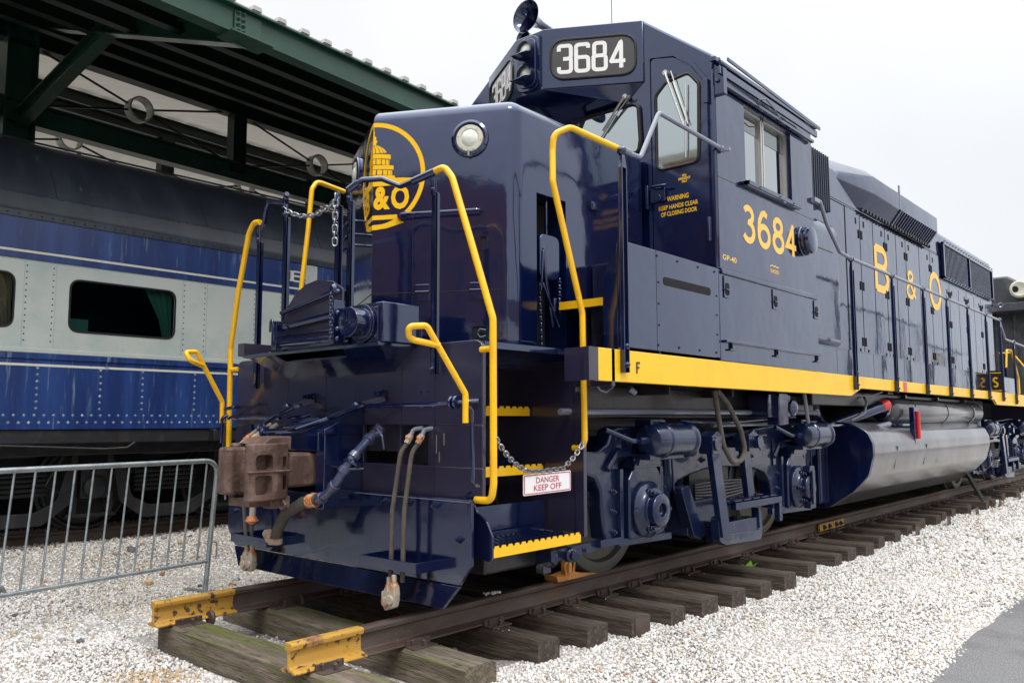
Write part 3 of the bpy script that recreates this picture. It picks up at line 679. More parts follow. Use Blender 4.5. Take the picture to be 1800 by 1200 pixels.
for k in range(9):
    a0 = -1+2*(k+.10)/9; a1 = -1+2*(k+.90)/9
    for (z1, w1), (z0, w0) in zip(dome[:-1], dome[1:]): polys.append([(sin(a0*pi/2)*w0, z0), (sin(a1*pi/2)*w0, z0), (sin(a1*pi/2)*w1, z1), (sin(a0*pi/2)*w1, z1)])
def slab(z0, z1, w, sagg=-.012):
    n = 12
    for k in range(n):
        a0 = -1+2*k/n; a1 = -1+2*(k+1)/n; d0 = sagg*(a0*a0); d1 = sagg*(a1*a1)
        polys.append([(a0*w, z0+d0), (a1*w, z0+d1), (a1*w, z1+d1), (a0*w, z1+d0)])
slab(.128, .160, .132); slab(.050, .080, .154); slab(-.030, .006, .165)
for k in range(9):
    a0 = -1+2*(k+.09)/9; a1 = -1+2*(k+.91)/9; u0 = sin(a0*pi/2); u1 = sin(a1*pi/2)
    polys.append([(u0*.122, .085-.012*u0*u0), (u1*.122, .085-.012*u1*u1), (u1*.122, .124-.012*u1*u1), (u0*.122, .124-.012*u0*u0)])
    polys.append([(u0*.144, .010-.012*u0*u0), (u1*.144, .010-.012*u1*u1), (u1*.144, .046-.012*u1*u1), (u0*.144, .046-.012*u0*u0)])
pp = []
for p in polys: pp += splitz(p)
m.mapped(pp, hf, .0012)
for ch, s0, w_ in (('B', -.175, .155), ('&', .068, .125), ('O', .205, .135)): text(ch, .22, (lambda q: (lambda a, b, o: face(q+a, HC-.162+b, o)))(s0), m, bold=.010, width=w_, th=.0022)
part('railroad_herald', m, MHER, smooth=False, label='round yellow herald with a domed building above the letters B & O')
# seams, hinges, latches, class lights
m = M()
for s0, s1 in ((.002, .96), (-.96, -.002)):
    m.mapped([[(s0, 2.024), (s1, 2.024), (s1, 2.030), (s0, 2.030)]], lambda a, b, o: face(a, b, o))
m.mapped([[(.30,1.62),(.303,1.62),(.303,2.8),(.30,2.8)],[(.0,1.62),(.003,1.62),(.003,2.45),(0,2.45)],[(.915,1.62),(.918,1.62),(.918,2.03),(.915,2.03)]], lambda a, b, o: face(a, b, o))
part('hood_seam', m, MDARK, smooth=False)
def fbox(s0, s1, z0, z1, d): 
    q = M(); q.mapped([[(s0, z0), (s1, z0), (s1, z1), (s0, z1)]], lambda a, b, o: face(a, b, o), d); return q
for s0 in (.33, .72):
    q = fbox(s0, s0+.10, 1.965, 2.07, .012); q.tube([face(s0, 2.028, .018), face(s0+.10, 2.028, .018)], .008, 6); q.tube([face(s0, 2.075, .012), face(s0+.10, 2.075, .012)], .006, 6)
    part('door_hinge', q, MNAVY, .002, smooth=False)
for s0, z0 in ((.155, 1.70), (.735, 1.68)):
    q = M(); q.mapped(ribbon(rrect(s0, s0+.11, z0, z0+.10, .02), .008, True), lambda a, b, o: face(a, b, o), .008); o = part('recessed_latch', q, MNAVY)
    q = M(); q.mapped([rrect(s0+.004, s0+.106, z0+.004, z0+.096, .02)], lambda a, b, o: face(a, b, o), .003); link('latch_recess', q, MHOLE, o)
    q = M(); q.tube([face(s0+.10, z0+.07, .02), face(s0+.06, z0+.078, .02), face(s0+.04, z0+.05, .02), face(s0+.06, z0+.022, .02), face(s0+.10, z0+.03, .02)], .006, 6); link('latch_handle', q, MNAVY, o)
q = M(); q.mapped(ribbon(rrect(.79, .84, 2.31, 2.40, .012), .010, True), lambda a, b, o: face(a, b, o), .012); part('hood_latch', q, MNAVY)
q = M(); q.mapped([rrect(.793, .837, 2.313, 2.397, .01)], lambda a, b, o: face(a, b, o), .004); part('latch_recess', q, MHOLE)
q = M(); q.tube([face(.225, 2.572, .0), face(.225, 2.572, .06), face(.79, 2.572, .06), face(.80, 2.572, 0)], .011, 8, fil=.03); q.lathe([(0,.04),(.03,.03)], face(.225, 2.572, 0), nrm, 14); part('hood_grab_iron', q, MNAVY)
q = M()
for z in (2.60, 2.50, 2.42): q.tube([face(-.24, z, .0), face(-.24, z, .12), face(-.40, z-.01, .14)], .010, 6, fil=.02)
part('latch_rod', q, MNAVY)
for s in (1, -1):
    c = Vector(face(s*.715, 3.092, 0)); n = Vector((s*nrm.x, nrm.y, 0))
    q = M(); q.lathe([(0,.135),(.012,.132),(.02,.115),(.006,.108),(.004,.09)], c, n, 40); o = part('class_light', q, MNAVY)
    q = M(); q.lathe([(.002,.098),(.018,.094),(.02,.068),(.012,.06)], c, n, 36); e1 = n.cross(Vector((0,0,1)))
    for k in range(6): q.sphere(c+n*.02+(e1*cos(k*pi/3+.2)+Vector((0,0,1))*sin(k*pi/3+.2))*.081, .006, 6)
    link('lamp_bezel', q, MBEZ, o)
    q = M(); q.lathe([(.012,.064),(.026,.05),(.034,.03),(.037,.0)], c, n, 28); link('lamp_lens', q, MLIGHT, o)
    q = M(); q.box(c.x+n.x*.02-.005, c.x+n.x*.02+.005, c.y+n.y*.03-.005, c.y+n.y*.03+.005, c.z-.13, c.z-.085); link('lamp_catch', q, MALU, o)
# ---- step up to the cab door and skirt boxes
m = M(); m.box(.91, 1.52, 1.24, 2.40, 1.92, 1.95); m.box(1.36, 1.50, 1.085, 2.40, 1.60, 2.32) if False else None
m.box(.91, 1.50, 1.60, 1.62, 1.60, 1.95); m.box(.93, 1.38, 1.62, 2.40, 2.28, 2.31); m.box(.93, 1.40, 1.60, 1.625, 2.0, 2.30)
part('cab_step', m, MNAVY, .004)
m = M(); m.box(.905, 1.42, 1.225, 1.24, 1.93, 1.985); part('yellow_step_edge', m, MYEL)
for s in (1, -1):
    m = M(); m.prism([(1.085,1.62),(2.425,1.62),(2.425,2.322),(1.085,2.322)], 'x', s*1.505, s*1.54)
    m.prism([(1.50, 1.60), (1.38, 1.60), (1.38, 2.10), (1.50, 2.31)] if s == 1 else [(-1.50, 1.60), (-1.38, 1.60), (-1.38, 2.10), (-1.50, 2.31)], 'y', 1.09, 1.12)
    bp2 = part('running_board_panel', m, MNAVY, .004)
    if s == 1:
        q = M(); q.prism(rrect(1.60, 2.29, 2.088, 2.148, .028), 'x', 1.541, 1.5425); link('slot_opening', q, MHOLE, bp2)
        q = M()
        for y in (1.52, 1.80, 2.10, 2.36): q.bolt((1.54, y, 2.285), (1,0,0), .008, .006); q.bolt((1.54, y, 1.66), (1,0,0), .008, .006)
        for z in (1.8, 1.95, 2.1): q.bolt((1.54, 1.535, z), (1,0,0), .007, .005); q.bolt((1.54, 2.385, z), (1,0,0), .007, .005)
        q.box(1.5405, 1.5415, 1.508, 1.512, 1.62, 2.32)
        link('panel_bolt', q, MDARK, bp2)
    m = M(); m.box(s*.92, s*1.54, 2.43, 4.42, 1.60, 2.312); sb = part('cab_base_box', m, MNAVY, .006)
    if s == 1:
        q = M(); q.box(1.541, 1.556, 2.46, 4.40, 2.285, 2.325); link('door_hinge_strip', q, MNAVY, sb, .005)
        for y in (2.50, 3.40, 4.32):
            q = M(); q.prism(rrect(y, y+.10, 2.10, 2.275, .012), 'x', 1.541, 1.549); h = link('recessed_latch', q, MNAVY, sb, .002)
            q = M(); q.prism(rrect(y+.015, y+.085, 2.12, 2.22, .03), 'x', 1.549, 1.551); link('latch_recess', q, MHOLE, h)
            q = M(); q.tube([(1.556, y+.02, 2.165), (1.566, y+.05, 2.16), (1.556, y+.08, 2.165)], .006, 6); link('latch_handle', q, MNAVY, h)
        q = M(); q.box(1.541, 1.575, 2.47, 4.40, 1.745, 1.765)
        for y in (2.55, 3.40, 4.30): q.box(1.541, 1.565, y, y+.10, 1.685, 1.70); q.box(1.541, 1.56, y+.045, y+.055, 1.69, 1.76)
        link('drip_rail', q, MNAVY, sb, .003)
# ---- cab
prof = [(-1.54, 4.055), (-.90, 4.55), (.90, 4.55), (1.54, 4.055)]
m = M(); m.prism([(-1.54,2.312),(1.54,2.312),(1.54,4.055),(.90,4.55),(-.90,4.55),(-1.54,4.055)], 'y', 2.43, 4.43)
cab = part('cab', m, MNAVY, .022, seg=3)
c1 = M(); c1.box(1.44, 1.7, 2.955, 3.91, 3.125, 3.80); c2 = M(); c2.box(-1.7, -1.44, 2.955, 3.91, 3.125, 3.80)
cut(cab, [c1, c2])
for s in (1, -1):
    q = M(); q.box(s*1.455, s*1.47, 2.955, 3.91, 3.125, 3.80); o = part('cab_window', q, MGLS)
    q = M()
    for y0, y1 in ((2.957, 2.985), (3.36, 3.385), (3.40, 3.425), (3.885, 3.908)): q.box(s*1.47, s*1.50, y0, y1, 3.127, 3.798)
    q.box(s*1.47, s*1.50, 2.985, 3.885, 3.127, 3.15); q.box(s*1.47, s*1.50, 2.985, 3.885, 3.775, 3.798); link('window_frame', q, MALU, o)
    q = M(); q.box(s*1.471, s*1.474, 2.985, 3.36, 3.62, 3.775); q.box(s*1.471, s*1.474, 3.425, 3.885, 3.60, 3.775); link('window_shade', q, MGLD, o)
    q = M(); q.box(s*1.541, s*1.60, 2.90, 3.98, 3.085, 3.12); q.cyl((s*1.57, 2.90, 3.10), (s*1.57, 3.98, 3.10), .024, n=10)
    for y in (3.1, 3.5, 3.8): q.bolt((s*1.60, y, 3.10), (s,0,0), .008, .006)
    part('arm_rest', q, MNAVY, .003)
    # rain gutter and awning track
    q = M(); q.beam((s*1.565, 2.37, 3.99), (s*1.565, 4.46, 3.99), .05, .035); q.beam((s*1.60, 2.40, 3.90), (s*1.60, 4.40, 3.90), .02, .06)
    q.beam((s*1.57, 2.42, 3.83), (s*1.57, 4.38, 3.83), .03, .025); q.beam((s*1.63, 2.5, 4.01), (s*1.63, 4.42, 3.955), .012, .03)
    q.tube([(s*1.60,3.1,3.86),(s*1.63,3.2,3.89),(s*1.64,3.35,3.84),(s*1.62,3.5,3.80),(s*1.60,3.6,3.82)], .006, 6)
    q.box(s*1.541, s*1.62, 2.44, 2.50, 3.72, 3.93); q.box(s*1.541, s*1.59, 2.44, 2.46, 3.93, 4.02)
    part('rain_gutter', q, MNAVY, .002)
m = M(); m.box(1.5405, 1.542, 2.45, 4.42, 3.062, 3.067); part('panel_seam', m, MDARK); m = M(); m.box(1.5405, 1.542, 2.452, 2.456, 2.32, 4.0); part('panel_seam', m, MDARK)
# front wall gets a door on the right of the nose
m = M(); dp = [(.955,2.36),(1.475,2.36),(1.475,3.86),(1.36,4.03),(1.20,4.15),(.955,4.20)]
m.mapped(ribbon(fil2(dp, .03), .03, True), lambda a, b, o: (a, 2.428-o, b), .022); fr = part('door_frame', m, MNAVY)
m = M(); m.prism(fil2([(.972,2.37),(1.46,2.37),(1.46,3.85),(1.35,4.01),(1.19,4.13),(.972,4.18)], .04), 'y', 2.413, 2.429); dr = part('cab_door', m, MNAVY, .003)
wn = fil2([(1.02,3.20),(1.405,3.20),(1.42,3.84),(1.33,3.955),(1.12,3.93),(1.02,3.84)], .07)
m = M(); m.prism(wn, 'y', 2.408, 2.4125); link('door_window', m, MGLS, dr)
m = M(); m.tube([(a, 2.411, b) for a, b in wn], .016, 8, closed=True); link('window_gasket', m, MBLACK, dr)
m = M(); m.box(1.465,1.475,2.39,2.425,2.55,2.72); m.cyl((1.482,2.40,2.54),(1.482,2.40,2.73),.014,n=10); m.box(1.485,1.50,2.40,2.428,2.54,2.73)
m.box(1.462,1.50,2.395,2.42,3.66,3.86); link('door_hinge', m, MNAVY, dr, .002)
m = M(); m.box(.93,.955,2.36,2.42,2.88,3.08); m.tube([(.99,2.41,3.06),(1.0,2.35,3.055),(1.14,2.345,3.045)], .014, 8, fil=.02); m.box(.96,1.10,2.385,2.41,2.93,3.05); m.cyl((1.04,2.38,2.96),(1.04,2.37,2.96),.03); link('door_latch', m, MNAVY, dr, .003)
# door lettering
def fr_map(cx, cz): return lambda a, b, o: (cx+a, 2.4125-o, cz+b)
m = M(); text('WARNING', .055, fr_map(1.205, 2.945), m, bold=.0012, width=.20); link('warning_lettering', m, MHER, dr, smooth=False); m = M(); text('KEEP HANDS CLEAR', .05, fr_map(1.208, 2.877), m, bold=.0012, width=.36); text('OF CLOSING DOOR', .05, fr_map(1.212, 2.822), m, bold=.0012, width=.33)
link('warning_lettering', m, MHER, dr, smooth=False); m = M()
text('FOR', .026, fr_map(1.27, 3.115), m, bold=.001, width=.04); text('EMERGENCY', .026, fr_map(1.27, 3.09), m, bold=.001, width=.11); text('ONLY', .026, fr_map(1.27, 3.065), m, bold=.001, width=.05)
link('warning_lettering', m, MHER, dr, smooth=False)
# wipers
def wiper(a, b, c, d, prt):
    m = M(); m.tube([a, b], .010, 8); m.tube([(a[0]+.05, a[1]+.012, a[2]), (b[0]+.03, b[1]+.012, b[2]+.02)], .005, 6); m.tube([c, d], .007, 6); m.cyl(a, (a[0], a[1]+.05, a[2]), .022, n=12)
    return link('wiper', m, MALU, prt)
wiper((1.135, 2.365, 4.0), (1.30, 2.37, 3.50), (1.315, 2.385, 3.86), (1.30, 2.385, 3.25), dr)
# small front window between number box and nose
wn2 = fil2([(.50,3.40),(.84,3.40),(.86,3.50),(.845,3.80),(.80,3.83),(.28,3.84),(.20,3.70)], .05)
for s in (1, -1):
    w = [(s*a, b) for a, b in wn2]
    m = M(); m.prism(w, 'y', 2.415, 2.428); o = part('front_window', m, MGLS if s == 1 else MGLS)
    m = M(); m.tube([(a, 2.415, b) for a, b in w], .018, 8, closed=True); link('window_gasket', m, MBLACK, o)
    if s == 1: wiper((.74, 2.36, 3.90), (.50, 2.38, 3.66), (.62, 2.40, 3.78), (.46, 2.40, 3.60), o)
# number board housing
m = M()
top = [(-.90, 2.44), (-.90, 2.42), (-.165, 1.985), (.165, 1.985), (.90, 2.42), (.90, 2.44)]
m.prism(top, 'z', 4.005, 4.548)
m.add([(-.90,2.43,4.004),(-.165,1.99,4.004),(.165,1.99,4.004),(.90,2.43,4.004),(-.72,2.43,3.86),(.72,2.43,3.86)], [(0,1,4),(1,2,5,4),(2,3,5),(0,4,5,3),(0,3,2,1)])
nbx = part('number_box', m, MNAVY, .006)
nl = sqrt(.735**2+.435**2); nd2 = Vector((.735, .435, 0))/nl; nn2 = Vector((nd2.y, -nd2.x, 0))
def nb(s):
    def fn(a, b, o):      # a from centre outwards along the board
        x = .165+nd2.x*a+nn2.x*(o+.001); y = 1.985+nd2.y*a+nn2.y*(o+.001)
        return (s*x, y, 4.005+b)
    return fn
for s in (1, -1):
    m = M(); pl = rrect(.06, .79, .075, .425, .13, 8)
    fn = nb(s); m.mapped([pl if s == 1 else pl[::-1]], fn, .006); o = link('number_board', m, MNB, nbx)
    m = M(); m.tube([fn(a, b, .006) for a, b in pl], .012, 8, closed=True); link('board_gasket', m, MBLACK, o)
    m = M(); H = .235; z0 = .135; wd = .105; sw = .034; xs = (.13, .28, .43, .58)
    chs = '3684' if s == 1 else '4863'
    sq = {'3': [[(0,.80),(0,1),(1,1),(1,.5),(.35,.5)],[(1,.5),(1,0),(0,0),(0,.2)]], '6': [[(1,.85),(1,1),(0,1),(0,0),(1,0),(1,.52),(0,.52)]],
          '8': [[(.06,.52),(.06,1),(.94,1),(.94,.52),(.06,.52)],[(0,.52),(0,0),(1,0),(1,.52),(0,.52)]], '4': [[(.82,0),(.82,1),(.0,.26),(1.15,.26)]]}
    polys = []
    for ch, x in zip(chs, xs):
        for st in sq[ch]:
            pts = [(x+(a if s == 1 else 1-a)*wd, z0+b*H) for a, b in st]
            pts = [(p.x, p.y) for p in fillet([Vector((a, b, 0)) for a, b in pts], .028 if ch != '4' else .004, 4)]
            polys += ribbon(pts, sw)
    if s == -1: polys = [p[::-1] for p in polys]
    m.mapped(polys, lambda a, b, o: fn(a, b, o+.0065), .001); link('numerals', m, MWHT, o, smooth=False)
# twin sealed beam headlight
m = M(); m.prism(rrect(-.125, .125, 4.025, 4.515, .09), 'y', 1.955, 1.985); m.prism(rrect(-.10, .10, 4.05, 4.49, .08), 'y', 1.94, 1.955)
hl = link('headlight_housing', m, MNAVY, nbx, .004)
for z in (4.16, 4.38):
    m = M(); m.lathe([(0,.088),(.05,.092),(.052,.078),(.012,.072)], (0,1.945,z), (0,-1,0), 28); o = link('headlight', m, MNAVY, hl)
    m = M(); m.lathe([(.014,.074),(.022,.06),(.034,.03),(.036,0)], (0,1.945,z), (0,-1,0), 28); link('headlight_lens', m, MLIGHT, o)
    m = M(); n = 16; v = []; f = []
    for i in range(n+1):
        a = radians(200+140*i/n); dd = .04+.12*max(0, sin(pi*i/n))**.7
        v += [(.094*cos(a), 1.90, z+.094*sin(a)), (.094*cos(a), 1.90-dd, z+.094*sin(a)-.012), (.099*cos(a), 1.90, z+.099*sin(a)), (.099*cos(a), 1.90-dd, z+.099*sin(a)-.012)]
    for i in range(n):
        k = i*4; f += [(k, k+4, k+5, k+1), (k+2, k+3, k+7, k+6), (k+1, k+5, k+7, k+3)]
    m.add(v, f); link('headlight_visor', m, MNAVY, o)
m = M()
for i in range(9):
    z = 4.07+i*.05; m.bolt((.13, 1.965, z), (1,0,0), .008, .006)
m.box(.126, .14, 1.95, 1.985, 4.05, 4.49); link('housing_bolt', m, MNAVY, hl)
# horn and antenna on the roof
def horn(x, y, z, r, L, yawd, dz=.02):
    m = M(); d = Vector((sin(radians(yawd)), -cos(radians(yawd)), dz)).normalized()
    pr = [(0, .02), (L*.45, .028), (L*.72, .045), (L*.86, .075), (L*.95, r*.78), (L, r), (L-.004, r*.96), (L*.93, r*.68), (L*.8, .05), (L*.6, .02), (L*.6, 0)]
    m.lathe(pr, (x, y, z), d, 28); return m
hn = part('air_horn', horn(-.84, 3.80, 5.36, .175, .88, 0, .0), MNAVY)
m = M(); m.cyl((-.84, 3.7, 4.55), (-.84, 3.7, 5.36), .03); m.box(-.92, -.74, 3.6, 3.85, 4.55, 4.60); m.cyl((-.84,3.82,5.36),(-.84,3.66,5.36),.05)
link('horn_bracket', m, MNAVY, hn)
link('short_trumpet', horn(-.88, 3.3, 5.13, .09, .38, 0), MNAVY, hn); m = M(); m.cyl((-.88, 3.25, 4.5), (-.88, 3.25, 5.13), .02); link('horn_bracket', m, MNAVY, hn)
m = M(); m.tube([(.12, 3.1, 4.55), (.12, 3.1, 5.6)], .0035, 6); m.cyl((.12, 3.1, 4.55), (.12, 3.1, 4.70), .009); part('radio_antenna', m, MDARK)
# cab side lettering
def sd(x, y0, z0): return lambda a, b, o: (x+o, y0+a, z0+b)
m = M(); polys = []
for ch, y in zip('3684', (2.88, 3.17, 3.46, 3.74)): polys += glyph(ch, y, 2.625, .30, .36, .052)
m.mapped(polys, sd(1.5402, 0, 0), .001)
part('radio_bolt_mark', m, MLET, smooth=False); m = M()
text('GP-40', .06, sd(1.5402, 2.62, 2.425), m, bold=.001, width=.24); part('model_lettering', m, MLET, smooth=False); m = M(); text('RADIO', .045, sd(1.5402, 3.47, 2.435), m, bold=.001, width=.17)
part('radio_lettering', m, MLET, smooth=False); m = M()
m.mapped(ribbon([(3.38, 2.475), (3.44, 2.487), (3.455, 2.477), (3.49, 2.487), (3.505, 2.477), (3.56, 2.483)], .008), sd(1.5402, 0, 0), .001)
part('cab_lettering', m, MLET, smooth=False)
m = M(); m.lathe([(0,.13),(.015,.14),(.025,.135),(.025,.115),(.04,.115),(.04,.138),(.06,.138),(.06,.115),(.07,.115),(.075,.125),(.10,.12),(.108,.10),(.11,0)], (1.54, 4.115, 2.81), (1,0,0), 36); part('vent_cap', m, MNAVY)
# front side grab (grey pipe) from the stanchion up to the cab
hrail([(1.54,1.07,2.932),(1.56,1.30,2.927),(1.56,1.552,3.317),(1.56,2.50,3.29)], .017, 'grey_handrail', MSTL, fil=.06)
m = M(); m.cyl((1.56,1.06,2.93),(1.56,1.16,2.93),.025,n=12); m.beam((1.54,2.50,3.29),(1.62,2.52,3.28),.03,.03); m.cyl((1.56,2.46,3.29),(1.56,2.53,3.29),.024); part('handrail_fitting', m, MSTL)
def sidepost(y, z0=1.455, z1=2.80, s=1):
    m = M(); m.box(s*1.545, s*1.553, y-.030, y+.030, z0, z1-.10); m.box(s*1.553, s*1.578, y-.030, y-.022, z0, z1-.10); m.box(s*1.553, s*1.578, y+.022, y+.030, z0, z1-.10)
    m.add([(s*1.545,y-.03,z1-.10),(s*1.545,y+.03,z1-.10),(s*1.578,y+.03,z1-.10),(s*1.578,y-.03,z1-.10),(s*1.55,y-.012,z1-.01),(s*1.55,y+.012,z1-.01),(s*1.574,y+.012,z1-.01),(s*1.574,y-.012,z1-.01)], [(0,1,2,3),(4,7,6,5),(0,4,5,1),(1,5,6,2),(2,6,7,3),(3,7,4,0)])
    m.bolt((s*1.578, y, z0+.05), (s,0,0), .014, .012); m.bolt((s*1.578, y, z0+.17), (s,0,0), .014, .012)
    m.sphere((s*1.56, y, z1+.02), .036, 10)
    return part('stanchion', m, MNAVY, .002)
sidepost(1.075, 1.45, 2.90)
posts = [5.34, 6.68, 7.93, 9.05, 10.2, 11.35, 12.35]
for y in posts: sidepost(y)
for y in (13.4, 14.6): sidepost(y, 1.42, 2.50)
for y in (5.34, 6.68, 7.93, 9.05, 10.2, 11.35, 12.35): sidepost(y, s=-1)
for s in (1, -1):
    hrail([(s*1.555,4.47,3.26),(s*1.56,4.53,3.275),(s*1.56,4.70,3.07),(s*1.56,5.02,2.845),(s*1.56,5.34,2.825),(s*1.56,12.35,2.81),(s*1.56,12.72,2.52),(s*1.56,15.6,2.49)], .019, 'side_handrail', MSTL, fil=.10)
m = M()
for y in posts: m.cyl((1.56, y-.05, 2.822), (1.56, y+.05, 2.822), .027, n=12)
m.box(1.541, 1.58, 4.36, 4.48, 3.24, 3.28); part('handrail_fitting', m, MSTL)
# ---- long hood
m = M(); m.prism([(-.91,1.60),(.91,1.60),(.91,4.29),(-.91,4.29)], 'y', 4.431, 15.25); hood = part('long_hood', m, MNAVY)
b = hood.modifiers.new('bevel', 'BEVEL'); b.width = .08; b.segments = 5; b.limit_method = 'ANGLE'; b.angle_limit = radians(60)
m = M(); m.prism([(-.75,4.27),(-.68,4.47),(.68,4.47),(.75,4.27)], 'y', 4.60, 11.35); part('roof_hatch', m, MNAVY, .05, seg=3)
m = M(); m.prism([(.80,1.60),(1.30,1.60),(1.30,1.925),(.80,1.925)], 'y', 4.45, 15.2); m.box(1.3005,1.305,4.45,15.2,1.912,1.925)
for y in [5.55+1.18*i for i in range(9)]: m.box(1.3,1.302,y-.003,y+.003,1.6,1.91)
part('walkway_duct', m, MNAVY, .006)
m = M(); m.prism([(-.80,1.60),(-1.30,1.60),(-1.30,1.925),(-.80,1.925)], 'y', 4.45, 15.2); part('walkway_duct', m, MNAVY, .006)
# filter housing right behind the cab
m = M(); P2 = fil2([(.88,1.93),(1.24,1.93),(1.24,3.42),(.88,3.42)], .0, 1)
m.prism([(.88,1.93),(1.24,1.93)]+[(1.24-.26+.26*cos(radians(t)), 3.16+.26*sin(radians(t))) for t in range(0, 91, 10)]+[(.88,3.42)], 'y', 4.45, 5.95)
fh = part('filter_housing', m, MNAVY)
b = fh.modifiers.new('bevel', 'BEVEL'); b.width = .10; b.segments = 5; b.limit_method = 'ANGLE'; b.angle_limit = radians(60)
m = M(); m.box(1.241,1.252,4.62,4.66,1.97,3.0); m.box(1.241,1.245,4.66,5.70,2.98,2.99); m.box(1.241,1.262,4.60,4.72,2.90,2.93); m.box(1.241,1.25,4.62,5.0,1.955,1.97)
link('housing_door_edge', m, MDARK, fh)
m = M(); m.box(.90,1.16,4.45,5.72,3.50,4.12); lv = part('intake_louver_box', m, MNAVY)
m = M()
for i in range(21):
    y = 4.50+i*.06; m.prism([(1.16,y),(1.16,y+.052),(1.235,y+.010),(1.235,y)], 'z', 3.45, 4.08)
link('louver_fins', m, MSLATE, lv, smooth=False)
# doors and latches along the hood
seams = [7.07, 7.60, 8.11, 8.62, 9.10, 9.56, 10.24, 10.85, 11.40, 11.95, 12.55, 13.1, 13.65, 14.2, 14.75]
for i in range(len(seams)-1):
    y0, y1 = seams[i], seams[i+1]; zt = 3.84 if y0 < 11.3 else 3.42
    m = M(); m.box(.911, .918, y0+.012, y1-.012, 1.96, zt); d = part('hood_door', m, MNAVY, .003)
    h = M(); hy = y0+.05 if i % 2 else y1-.05
    for z in ((2.15, 2.88, 3.56) if zt > 3.5 else (2.15, 2.75, 3.25)):
        h.box(.918, .926, hy-.022, hy+.022, z-.055, z+.055)
    for z in ((2.02, 3.72) if zt > 3.5 else (2.03, 3.3)):
        h.box(.918, .922, hy-.02-(.1 if i % 2 == 0 else -.1), hy+.02-(.1 if i % 2 == 0 else -.1), z-.04, z+.04)
    link('door_latch', h, MHOLE, d)
m = M()
for y in seams: m.box(.9105, .912, y-.006, y+.006, 1.95, 3.84 if y < 11.5 else 3.42)
m.box(.911,.913, 6.0, 11.4, 3.87, 3.875); m.box(.911, .914, 6.0, 11.45, 3.84, 3.85)
part('panel_seam', m, MHOLE)
# big B & O on the hood
m = M(); m.mapped(glyph('B', 8.10, 2.90, .62, .95, .105), sd(.9205, 0, 0), .002); part('hood_letter', m, MLET, smooth=False); m = M(); m.mapped(glyph('&', 9.52, 2.95, .42, .72, .06), sd(.9205, 0, 0), .002); part('hood_letter', m, MLET, smooth=False); m = M(); m.mapped(glyph('O', 10.72, 2.92, .60, 1.02, .10), sd(.9205, 0, 0), .002)
part('hood_letter', m, MLET, smooth=False)
# dynamic brake flare
m = M()
for s in (1,):
    sec = [(.66,4.475),(.98,4.43),(1.085,4.33),(1.085,4.10),(.935,3.90),(.86,3.90)]
    v = [(x, 7.72, z) for x, z in sec]+[(x, 10.72, z) for x, z in sec]; n = len(sec)
    v += [(.66,6.70,4.475),(.72,6.70,4.44),(.86,6.75,4.25),(.912,6.85,4.16),(.912,7.55,3.90),(.86,6.9,3.9)]
    f = [(i, (i+1)%n, (i+1)%n+n, i+n) for i in range(n)]+[tuple(range(n, 2*n))]+[(i+2*n, (i+1)%n+2*n, (i+1)%n, i) for i in range(n)]
    m.add(v, [q[::-1] for q in f])
fl = part('dynamic_brake_flare', m, MNAVY, .008)
m = M()
for i in range(17):
    y = 8.92+i*.105; m.beam((1.088, y, 4.095), (.945, y, 3.905), .03, .035)
m.beam((1.09,8.84,4.10),(.945,8.84,3.91),.06,.03)
link('louver_fins', m, MNAVY, fl)
m = M(); m.box(.94,.96,7.6,10.72,3.865,3.895)
for i in range(24): m.box(.96,.99,7.7+i*.127,7.74+i*.127,3.86,3.90)
link('flare_sill', m, MDARK, fl)
m = M(); m.box(1.07,1.09,8.80,8.83,4.12,4.45); link('flare_seam', m, MSTL, fl)
# radiator grille
m = M(); m.box(.911, .925, 11.55, 15.12, 3.52, 4.09); rg = part('radiator_grille', m, MHOLE)
m = M()
for i in range(44): y = 11.58+i*.082; m.box(.925, .945, y, y+.022, 3.54, 4.08)
for i in range(9): z = 3.56+i*.068; m.box(.925, .936, 11.55, 15.12, z, z+.008)
link('grille_mesh', m, MNAVY, rg, smooth=False)
m = M()
for y in (11.53, 13.28, 15.10): m.box(.925, .965, y, y+.05, 3.50, 4.10)
m.box(.925,.965,11.53,15.15,3.49,3.53); m.box(.925,.965,11.53,15.15,4.07,4.11)
for i in range(20): m.bolt((.965, 11.62+i*.183, 3.51), (1,0,0), .012, .02); m.bolt((.95, 11.62+i*.183, 4.13), (1,0,0), .012, .02)
link('grille_frame', m, MNAVY, rg, .003)
m = M(); m.tube([(1.0,15.30,3.42),(1.04,15.34,3.48),(1.08,15.34,3.42),(1.04,15.3,3.37)], .014, 8, closed=True, fil=.03); m.beam((.92,15.2,3.42),(1.0,15.3,3.42),.03,.03); part('lifting_eye', m, MNAVY)
m = M(); m.box(1.36,1.37,16.0,16.45,1.45,2.3) if False else m.box(-1.4, 1.4, 16.40, 16.45, .75, 1.6); part('rear_end_plate', m, MPLUM)
m = M(); m.box(1.30, 1.50, 12.62, 12.64, 1.61, 1.985); sg = part('step_sign', m, MDARK)
m = M(); m.mapped(glyph('S', 1.365, 1.70, .17, .13, .028), lambda a, b, o: (a, 12.618-o, b), .001); m.box(1.31,1.49,12.616,12.619,1.635,1.65); m.box(1.31,1.49,12.616,12.619,1.935,1.95); link('sign_letter', m, MHER, sg)
for s in (1, -1): hrail([(s*1.50,13.0,2.05),(s*1.50,13.1,2.36),(s*1.50,13.5,2.38),(s*1.50,14.0,1.9),(s*1.50,14.0,1.62)], .018, fil=.08)
